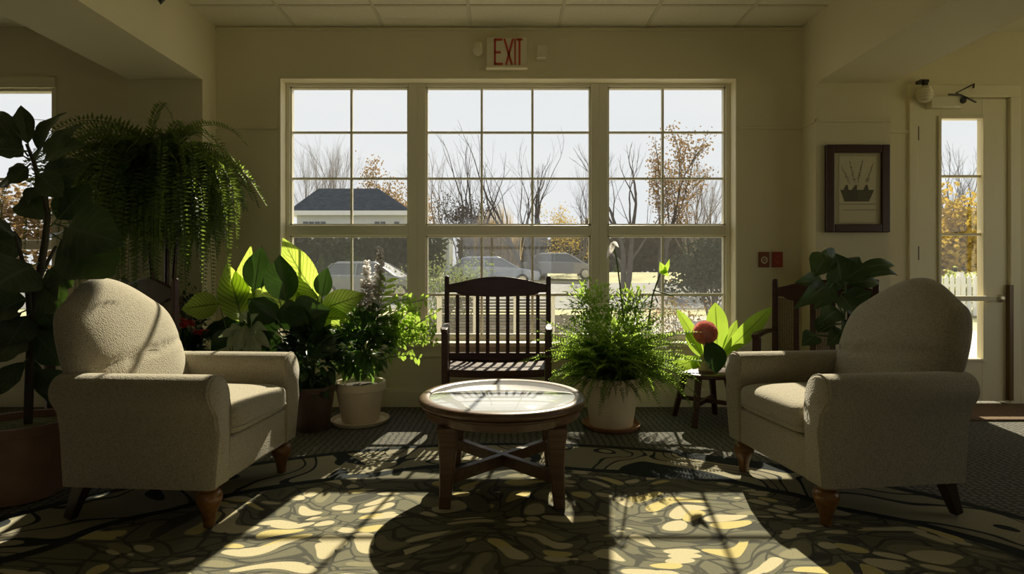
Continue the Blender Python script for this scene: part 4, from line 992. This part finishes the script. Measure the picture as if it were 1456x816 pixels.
# ------------------------------------------------------------------ outdoors
GM = mat('dry_grass', (0.42,0.40,0.22), 1.0, var=0.35, vscale=0.6)
def gz(x, y):
    t = min(1, max(0, (y-18)/22)); return -0.15 + 1.15*t*t*(3-2*t)
m = MB(); xs = [-120,-60,-40,-30,-20,-15,-10,-5,0,5,10,15,20,30,40,60,120]; ys = [-60,-10,4.3,8,12,16,18,20,22,24,26,28,30,32,34,36,38,40,44,60,100,200]
vs = [(x,y,gz(x,y)) for y in ys for x in xs]; k = len(xs)
m.add(vs, [(j*k+i, j*k+i+1, (j+1)*k+i+1, (j+1)*k+i) for j in range(len(ys)-1) for i in range(k-1)])
struct(m.build('ground', GM, angle=80))
m = MB(); m.box((2.6,4.3,-0.15),(8.5,13.5,-0.10)); struct(m.build('path', mat('concrete',(0.50,0.47,0.42),0.9,var=0.1,vscale=3), smooth=False))
m = MB()
vs = [(x,y,gz(x,y)+0.02) for y in (17,20,23,26,29) for x in (-26,-10,0,10,12)]
m.add(vs,[(j*5+i,j*5+i+1,(j+1)*5+i+1,(j+1)*5+i) for j in range(4) for i in range(4)])
struct(m.build('road', mat('asphalt',(0.13,0.13,0.13),0.85,var=0.2,vscale=2), angle=80))
m = MB(); m.add([(x,y,gz(x,y)+0.015) for y in (4.3,9,14.5) for x in (-7,0,2.55)],[(j*3+i,j*3+i+1,(j+1)*3+i+1,(j+1)*3+i) for j in range(2) for i in range(2)]); struct(m.build('garden_ground', mat('mulch',(0.075,0.065,0.05),1.0,var=0.5,vscale=5,spec=0.0), smooth=False))
BARK = mat('bark', (0.10,0.085,0.075), 0.9, var=0.3, vscale=6); BARKL = mat('pale_bark', (0.20,0.165,0.13), 0.9, var=0.3, vscale=6)
def tree(name, label, cat, base, height, seed, spread=0.35, levels=5, r0=None, stems=1, bark=None, leaf=None, nleaf=0, lsize=0.12, lrange=(0.3,1.0), kids=3, group=None, droop=0.0):
    rnd = random.Random(seed); base = Vector(base); t = thing(name, label, cat, base, 0, group)
    r0 = r0 or height*0.014; m = MB(); ends = []
    def grow(p, d, L, r, lev):
        n = 4 if lev > 1 else 3; pts = [p.copy()]; q = p.copy(); dd = d.copy()
        for i in range(n):
            dd = (dd + Vector((rnd.gauss(0,.09), rnd.gauss(0,.09), rnd.gauss(0.03,.05)))).normalized(); q = q + dd*(L/n); pts.append(q.copy())
        rs = [r*(1-0.5*i/n) for i in range(n+1)]
        m.tube(pts, rs, 5 if lev > 2 else 3, False)
        if lev <= 2: ends.extend(pts[1:])
        if lev == 0: return
        for k in range(kids + (1 if lev == levels else 0)):
            f = rnd.uniform(0.35,1.0) if k else 1.0; i = min(n-1, int(f*n)); st = pts[i].lerp(pts[i+1], f*n-i) if f < 1 else pts[-1]
            dv = Vector((rnd.gauss(0,1), rnd.gauss(0,1), rnd.gauss(0,.5))); dv = (dv - dd*dv.dot(dd)).normalized()
            nd = (dd + dv*spread*rnd.uniform(0.5,1.3)*(0.5 if k == 0 else 1.1)).normalized()
            grow(st, nd, L*rnd.uniform(0.58,0.80), r*(0.62 if k == 0 else 0.42), lev-1)
    for s in range(stems):
        d = Vector((rnd.gauss(0,spread*0.6), rnd.gauss(0,spread*0.6), 1)).normalized() if stems > 1 else Vector((rnd.gauss(0,.05),rnd.gauss(0,.05),1)).normalized()
        grow(base + Vector((rnd.uniform(-.05,.05)*stems, rnd.uniform(-.05,.05)*stems, -0.05)), d, height*0.36, r0*(0.75 if stems > 1 else 1), levels)
    zmax = max(v[2] for v in m.v); k = height/(zmax-base.z)
    m.v = [((v[0]-base.x)*k+base.x, (v[1]-base.y)*k+base.y, (v[2]-base.z)*k+base.z) for v in m.v]
    m.build('branches', bark or BARK, t, off=base)
    if nleaf:
        f = MB(); ends = [(e-base)*k+base for e in ends]
        ends = [e for e in ends if lrange[0] <= (e.z-base.z)/height <= lrange[1]]
        for i in range(nleaf):
            e = rnd.choice(ends) + Vector((rnd.gauss(0,lsize*1.6), rnd.gauss(0,lsize*1.6), rnd.gauss(0,lsize*1.4)))
            d = Vector((rnd.gauss(0,1),rnd.gauss(0,1),rnd.gauss(0,1))).normalized(); f.blade(e, e+d*lsize*rnd.uniform(.7,1.4), lsize*0.8, d.orthogonal())
        f.build('foliage', leaf, t, off=base)
    return t
ORANGE = leaf_mat('rust_leaf', (0.20,0.13,0.06), (0.2,0.13,0.06), 0.25, (0.36,0.23,0.10), 1, 0.0, 0.7, 0.4)
YELLOW = leaf_mat('yellow_leaf', (0.36,0.25,0.04), (0.36,0.25,0.04), 0.3, (0.60,0.42,0.07), 1, 0.0, 0.7, 0.3)
GREENB = leaf_mat('shrub_leaf', (0.09,0.12,0.05), (0.1,0.13,0.05), 0.35, (0.25,0.32,0.10), 1, 0.0, 0.7, 0.4)
EVERG = leaf_mat('evergreen_leaf', (0.03,0.04,0.026), (0.03,0.04,0.02), 0.04, (0.07,0.11,0.04), 1, 0.0, 0.7, 0.4)
BROWNB = leaf_mat('thicket_leaf', (0.06,0.045,0.032), (0.06,0.05,0.03), 0.03, (0.16,0.12,0.07), 1, 0.0, 0.8, 0.4)
STRAW = leaf_mat('straw', (0.34,0.25,0.13), (0.34,0.25,0.13), 0.4, (0.5,0.38,0.2), 1, 0.0, 0.8, 0.4)
def G(px, Z, dz=0): x = (px-CX)*Z/F; return (x, Z, gz(x,Z)+dz)
def hgt(py, Z): return EYE-(py-CY)*Z/F - gz(0,Z)
tree('bare_tree','twin feathery bare tree rising behind the house with the dark roof','tree',G(438,58),hgt(194,58),1,0.13,5,0.13,2,BARKL,kids=4)
tree('bare_tree','slim bare tree just right of the twin one, behind the house roof','tree',G(466,60),hgt(198,60),2,0.11,5,0.12,2,BARKL,kids=4)
tree('oak_tree','rust-leaved oak at the right end of the dark-roofed house','tree',G(556,56),hgt(232,56),3,0.75,4,0.22,2,BARK,ORANGE,4200,0.24,(0.35,1.0))
tree('bare_tree','vase-shaped bare tree in the left half of the middle window','tree',G(672,30),hgt(190,30),4,0.30,5,0.17,4,BARK,kids=2)
tree('bare_tree','tall many-stemmed bare tree crossing the right bar of the middle window','tree',G(752,30),hgt(186,30),12,0.30,5,0.17,5,BARK,kids=2)
tree('bare_tree','thin bare tree against the right edge of the middle window','tree',G(822,34),hgt(208,34),6,0.25,5,0.12,2,BARK,kids=3)
tree('bare_tree','small thin bare tree at the left edge of the middle window','tree',G(628,40),hgt(205,40),7,0.3,5,0.1,2,BARKL,kids=3)
tree('bare_tree','dark sturdy bare tree on the left of the right window','tree',G(888,25),hgt(190,25),18,0.40,5,0.20,2,BARK,kids=2)
tree('oak_tree','rust-leaved oak behind the upright bar of the right window','tree',G(940,27),hgt(192,27),9,0.13,4,0.14,2,BARK,ORANGE,2400,0.11,(0.40,1.0))
tree('bare_tree','pale spreading bare tree in the right half of the right window','tree',G(978,32),hgt(212,32),10,0.34,5,0.12,4,BARKL,kids=3)
tree('bare_tree','pale bare tree by the far right side of the right window','tree',G(1018,36),hgt(222,36),11,0.3,5,0.10,3,BARKL,kids=3)
tree('yellow_shrub','round yellow-leaved shrub low at the right of the middle window','shrub',G(808,36),hgt(292,36),13,0.6,4,0.06,3,BARK,YELLOW,1500,0.11,(0.25,1.0))
tree('autumn_shrub','ragged brown and green shrub below the vase-shaped bare tree','shrub',G(648,33),hgt(275,33),14,0.5,4,0.06,4,BARK,BROWNB,2600,0.11,(0.1,1.0))
tg = thing('tall_grass','clump of tall straw grass in the middle window','grass clump',G(705,31.5)); m = MB(); rnd = random.Random(4)
for k in range(700):
    a = rnd.uniform(0,2*PI); r = rnd.random()**.5*1.2; b = Vector((r*math.cos(a), r*math.sin(a)*.6, -0.03)); hh_ = hgt(276,31.5)*rnd.uniform(.65,1)*(1-0.25*r*r); tp = b+Vector((b.x*.28+rnd.gauss(0,.12), b.y*.3, hh_)); m.blade(b, tp, 0.05, Vector((rnd.uniform(-1,1),-1,0)))
m.build('stalks', STRAW, tg)
# woodland edge behind the car park
def hedge(name, label, x0, x1, Z, h, n, leafm, size, seed, depth=2.5):
    rnd = random.Random(seed); xc = (x0+x1)/2; t = thing(name, label, 'hedge', (xc, Z, gz(xc,Z))); m = MB(); st = MB()
    for k in range(n):
        x = rnd.uniform(x0,x1)-xc; y = rnd.uniform(-depth/2,depth/2); hh_ = h*(0.80+0.25*noise.noise(Vector(((x+xc)*0.35,y,seed)))); z = hh_*rnd.random()**0.7
        d = Vector((rnd.gauss(0,1),rnd.gauss(0,1),rnd.gauss(0.3,1))).normalized(); m.blade(Vector((x,y,z)), Vector((x,y,z))+d*size*rnd.uniform(.7,1.5), size*0.75, d.orthogonal())
    m.build('foliage', leafm, t); return t
hedge('woodland_edge','dark brown woodland edge along the far side of the field',-3.5,40,44,3.0,15000,BROWNB,0.55,3)
hedge('woodland_edge','grey-green woodland edge behind the car, left window',-26,-4.0,34,2.9,9000,EVERG,0.45,5)
hedge('autumn_thicket','rusty brown thicket outside the left side window',-52,-24,36,6.4,9000,ORANGE,0.42,6)
tree('evergreen_shrub','dark evergreen bush standing right outside the right window','shrub',G(1006,13),hgt(338,13),15,0.5,4,0.05,4,BARK,EVERG,5200,0.075,(0.02,1.0))
tree('green_shrub','hazy green shrub close outside the left part of the middle window','shrub',G(632,7.2),hgt(352,7.2),16,0.55,4,0.02,5,BARK,GREENB,2400,0.035,(0.02,1.0))
tree('flowering_shrub','sparse rust-flowered shrub outside the right window behind the fern','shrub',G(955,6.2),hgt(405,6.2),17,0.5,4,0.012,4,BARK,ORANGE,500,0.03,(0.2,1.0))
tree('yellow_tree','bright yellow autumn tree seen through the door glass','tree',G(1372,17),hgt(262,17),19,0.55,4,0.10,2,BARK,YELLOW,5200,0.14,(0.2,1.0))
tree('bare_tree','bare tree rising above the yellow tree in the door glass','tree',G(1366,26),hgt(190,26),20,0.36,5,0.15,3,BARK,kids=3)
tree('green_shrub','leafy green bush just behind the white picket fence','shrub',G(1382,14.5),hgt(392,14.5),22,0.5,4,0.03,4,BARK,leaf_mat('lime_leaf',(0.25,0.28,0.08),(0.2,0.25,0.1),0.4,(0.45,0.5,0.15),1,0.0,0.7,0.4),2400,0.08,(0.05,1.0))
pf = thing('picket_fence','white picket fence seen low through the door glass','fence',G(1370,13.8))
WHITE = mat('white_paint',(0.80,0.79,0.75),0.5)
m = MB()
for k in range(-16,17):
    x = 0.14*k; m.prism([(x-.045,0.05),(x+.045,0.05),(x+.045,0.98),(x,1.06),(x-.045,0.98)],-0.012,0.012,'y')
m.build('pickets', WHITE, pf, smooth=False)
m = MB(); m.box((-2.3,0.012,0.25),(2.3,0.05,0.33)); m.box((-2.3,0.012,0.75),(2.3,0.05,0.83)); m.build('rail', WHITE, pf, smooth=False)
for x in (-2.3,0,2.3):
    m = MB(); m.box((x-.05,0.05,-0.02),(x+.05,0.15,1.12)); m.build('post', WHITE, pf, smooth=False)
# house
hz = 40; hx0, hx1 = (414-CX)*hz/F, (580-CX)*hz/F; zg = gz(0,hz); ze = EYE-(299-CY)*hz/F; zr = EYE-(268-CY)*(hz+4)/F
ho = thing('house','pale house with a dark hipped roof in the left window','house',((hx0+hx1)/2, hz, zg)); hw = (hx1-hx0)/2
m = MB(); m.box((-hw+.3,0.3,-0.05),(hw-.3,7.7,ze-zg)); m.build('house_wall', mat('pale_siding',(0.62,0.62,0.60),0.8), ho, smooth=False)
m = MB(); e = ze-zg; rr = zr-zg
m.add([(-hw-.2,0,e),(hw+.2,0,e),(hw+.2,8,e),(-hw-.2,8,e),(-hw+.6,4,rr),(hw-3.0,4,rr)],[(0,1,5,4),(1,2,5),(2,3,4,5),(3,0,4),(3,2,1,0)]); m.build('roof', mat('slate_roof',(0.05,0.056,0.068),0.95,var=0.2,vscale=3,spec=0.0), ho, smooth=False)
m = MB(); m.box((-hw-.25,-.06,e-.34),(hw+.25,8.06,e-.02)); m.build('eaves', WHITE, ho, smooth=False)
DARKG = mat('dark_glazing',(0.12,0.13,0.15),0.2)
for cxx, n in ((-2.6,4),(2.1,2),(3.3,1)):
    for k in range(n):
        x = cxx+(k-(n-1)/2)*0.42; m = MB(); m.box((x-.17,.25,e-1.12),(x+.17,.33,e-0.78)); m.build('window', DARKG, ho, smooth=False)
# low white outbuilding edge right of the house
ob = thing('shed','low pale shed roof at the left edge of the middle window','shed',G(612,42)); m = MB(); m.box((-1.2,0,-0.05),(1.4,3,3.3)); m.build('shed_wall', mat('shed_wall',(0.5,0.52,0.5),0.8), ob, smooth=False)
m = MB(); m.box((-1.3,-.2,3.3),(1.6,3.2,3.55)); m.build('roof', WHITE, ob, smooth=False, bevel=0.03)
# cars
def car(label, px, Z, colr, flip=1, L=4.4, rz=0.0):
    x = (px-CX)*Z/F; t = thing('car', label, 'car', (x, Z, gz(x,Z)+0.02), rz); pm = mat('car_paint', colr, 0.25, coat=1.0)
    s = L/4.4*flip
    m = MB(); body = [(-2.15,.32),(2.15,.32),(2.2,.55),(2.15,.72),(1.25,.90),(.95,.93),(-1.75,.97),(-2.15,.92),(-2.2,.6)]
    vs = []; fs = []; n = len(body)
    for y, k in ((-.86,.0),(-.80,.0),(.80,.0),(.86,.0)):
        for a, z in body: vs.append((a*s*(0.97 if abs(y) > .82 else 1), y, z if abs(y) < .82 or z < .6 else z-.04))
    for i in range(3):
        for k in range(n): fs.append((i*n+k, i*n+(k+1)%n, (i+1)*n+(k+1)%n, (i+1)*n+k))
    fs += [tuple(range(n-1,-1,-1)), tuple(3*n+k for k in range(n))]
    m.add(vs, fs); m.build('body', pm, t, angle=30)
    def cab(z0,z1,x0,x1,x2,x3,y0,y1,nm,mt,par=t):
        m = MB(); m.add([(x0*s,-y0,z0),(x1*s,-y0,z0),(x1*s,y0,z0),(x0*s,y0,z0),(x2*s,-y1,z1),(x3*s,-y1,z1),(x3*s,y1,z1),(x2*s,y1,z1)],[(0,3,2,1),(4,5,6,7),(0,1,5,4),(1,2,6,5),(2,3,7,6),(3,0,4,7)]); return m.build(nm, mt, par, smooth=False, bevel=0.03)
    cab(.90,1.36,-1.75,1.15,-1.30,.42,.80,.62,'window_glass', DARKG)
    cab(1.35,1.44,-1.34,.46,-1.15,.25,.64,.56,'roof', pm)
    for (a, b) in ((1.17,.42),(-.35,-.35),(-1.77,-1.32)):
        for sg in (-1, 1):
            m = MB(); m.bar((a*s,sg*.81,.91),(b*s,sg*.635,1.37),.06,.05); m.build('pillar', pm, t, smooth=False)
    for a in (-1.35,1.38):
        for sg in (-1,1):
            m = MB(); m.lathe([(0.001,-.1),(.30,-.1),(.33,-.07),(.33,.07),(.30,.1),(0.001,.1)],(a*s,sg*.76,.31),24,Matrix.Rotation(R(90),3,'X')); wh = m.build('wheel', MT['dark'], t)
            m = MB(); m.lathe([(0.001,-.012),(.19,-.012),(.20,.0),(0.001,.012)],(a*s,sg*.865,.31),20,Matrix.Rotation(R(90),3,'X')); m.build('hubcap', MT['metal'], wh)
    return t
car('silver car behind the white flower spikes, left window', 530, 21, (0.20,0.205,0.215), 1, 4.3, R(-8))
car('blue-grey car above the slat-back chair, middle window', 700, 27, (0.26,0.30,0.36), 1, 4.5)
car('dark car parked just right of the blue-grey car, middle window', 800, 31, (0.20,0.20,0.20), 1, 4.3, R(-14))
# louvred porch railing outside, below the middle window bar
rl = thing('porch_railing','white-framed louvred porch railing seen through the chair slats','railing',((705-CX)*5.6/F, 5.6, -0.15))
for x in (-0.56,-0.20,0.20,0.56):
    m = MB(); m.box((x-.025,-.03,0),(x+.025,.03,0.90)); m.build('post', WHITE, rl, smooth=False)
m = MB(); m.box((-.6,-.035,.86),(.6,.035,.90)); m.build('top_rail', WHITE, rl, smooth=False, bevel=.005)
m = MB(); m.box((-.6,-.03,.28),(.6,.03,.36)); m.build('bottom_rail', WHITE, rl, smooth=False, bevel=.005)
for (a, b) in ((-.535,-.225),(-.175,.175),(.225,.535)):
    m = MB()
    for k in range(16): m.bar((a,0,.38+.03*k),(b,0,.38+.03*k),.022,.008,Vector((0,.6,.8)))
    m.build('louvres', mat('grey_louvre',(0.16,0.15,0.135),0.8), rl, smooth=False)
# overhead wires outside the left window
for k, (ya, yb, nm) in enumerate(((146,160,'topmost'),(158,172,'second'),(163,178,'third'),(176,190,'lowest'))):
    Z = 30+2*k; m = MB(); a = P(-120,ya-18,Z); b = P(140,yb+14,Z); m.tube([a.lerp(b,t/12)-Vector((0,0,0.5*math.sin(PI*t/12))) for t in range(13)], 0.018, 5)
    tag(m.build('overhead_wire', MT['dark'], smooth=False), nm+' of the wires crossing the sky in the left side window', 'wire', 'overhead wires')

# ------------------------------------------------------------------ sky, sun, camera
wd = bpy.data.worlds.new('sky'); SC.world = wd; wd.use_nodes = True; nt = wd.node_tree; nt.nodes.clear()
out = nt.nodes.new('ShaderNodeOutputWorld'); bg = nt.nodes.new('ShaderNodeBackground')
tc = N(nt,'ShaderNodeTexCoord'); mp = N(nt,'ShaderNodeMapping'); mp.inputs['Scale'].default_value=(1.6,1.6,5); nt.links.new(tc.outputs['Generated'], mp.inputs[0])
nz = N(nt,'ShaderNodeTexNoise'); nz.inputs['Scale'].default_value=1.7; nz.inputs['Detail'].default_value=5; nt.links.new(mp.outputs[0], nz.inputs['Vector'])
rp = ramp(nt,[(0.35,(0.96,0.975,0.985)),(0.60,(1,1,1))]); nt.links.new(nz.outputs[0], rp.inputs[0]); nt.links.new(rp.outputs[0], bg.inputs[0])
bg.inputs[1].default_value = 0.98
nt.links.new(bg.outputs[0], out.inputs[0])
sl = bpy.data.lights.new('sun','SUN'); sl.energy = 11.5; sl.color = (1.0,0.89,0.66); sl.angle = R(0.6)
so = bpy.data.objects.new('sun', sl); COL.objects.link(so); d = Vector((-0.23,-1.30,-1.0)); so.rotation_euler = d.to_track_quat('-Z','Y').to_euler(); so.location = (2,12,8)
cam = bpy.data.cameras.new('camera'); co = bpy.data.objects.new('camera', cam); COL.objects.link(co)
co.location = (0,0,EYE); co.rotation_euler = (R(90),0,0); cam.sensor_fit = 'HORIZONTAL'; cam.sensor_width = 36; cam.lens = F/1456*36
cam.shift_x = (728-CX)/1456; cam.shift_y = -(408-CY)/1456; cam.clip_start = 0.05; cam.clip_end = 500
SC.camera = co
SC.view_settings.view_transform = 'Standard'; SC.view_settings.look = 'None'; SC.view_settings.gamma = 1; SC.view_settings.exposure = 0.0
SC.view_settings.use_curve_mapping = False
SC.cycles.use_denoising = True
SC.cycles.max_bounces = 10; SC.cycles.diffuse_bounces = 6; SC.cycles.transparent_max_bounces = 24; SC.cycles.transmission_bounces = 8
SC.cycles.sample_clamp_indirect = 6.0
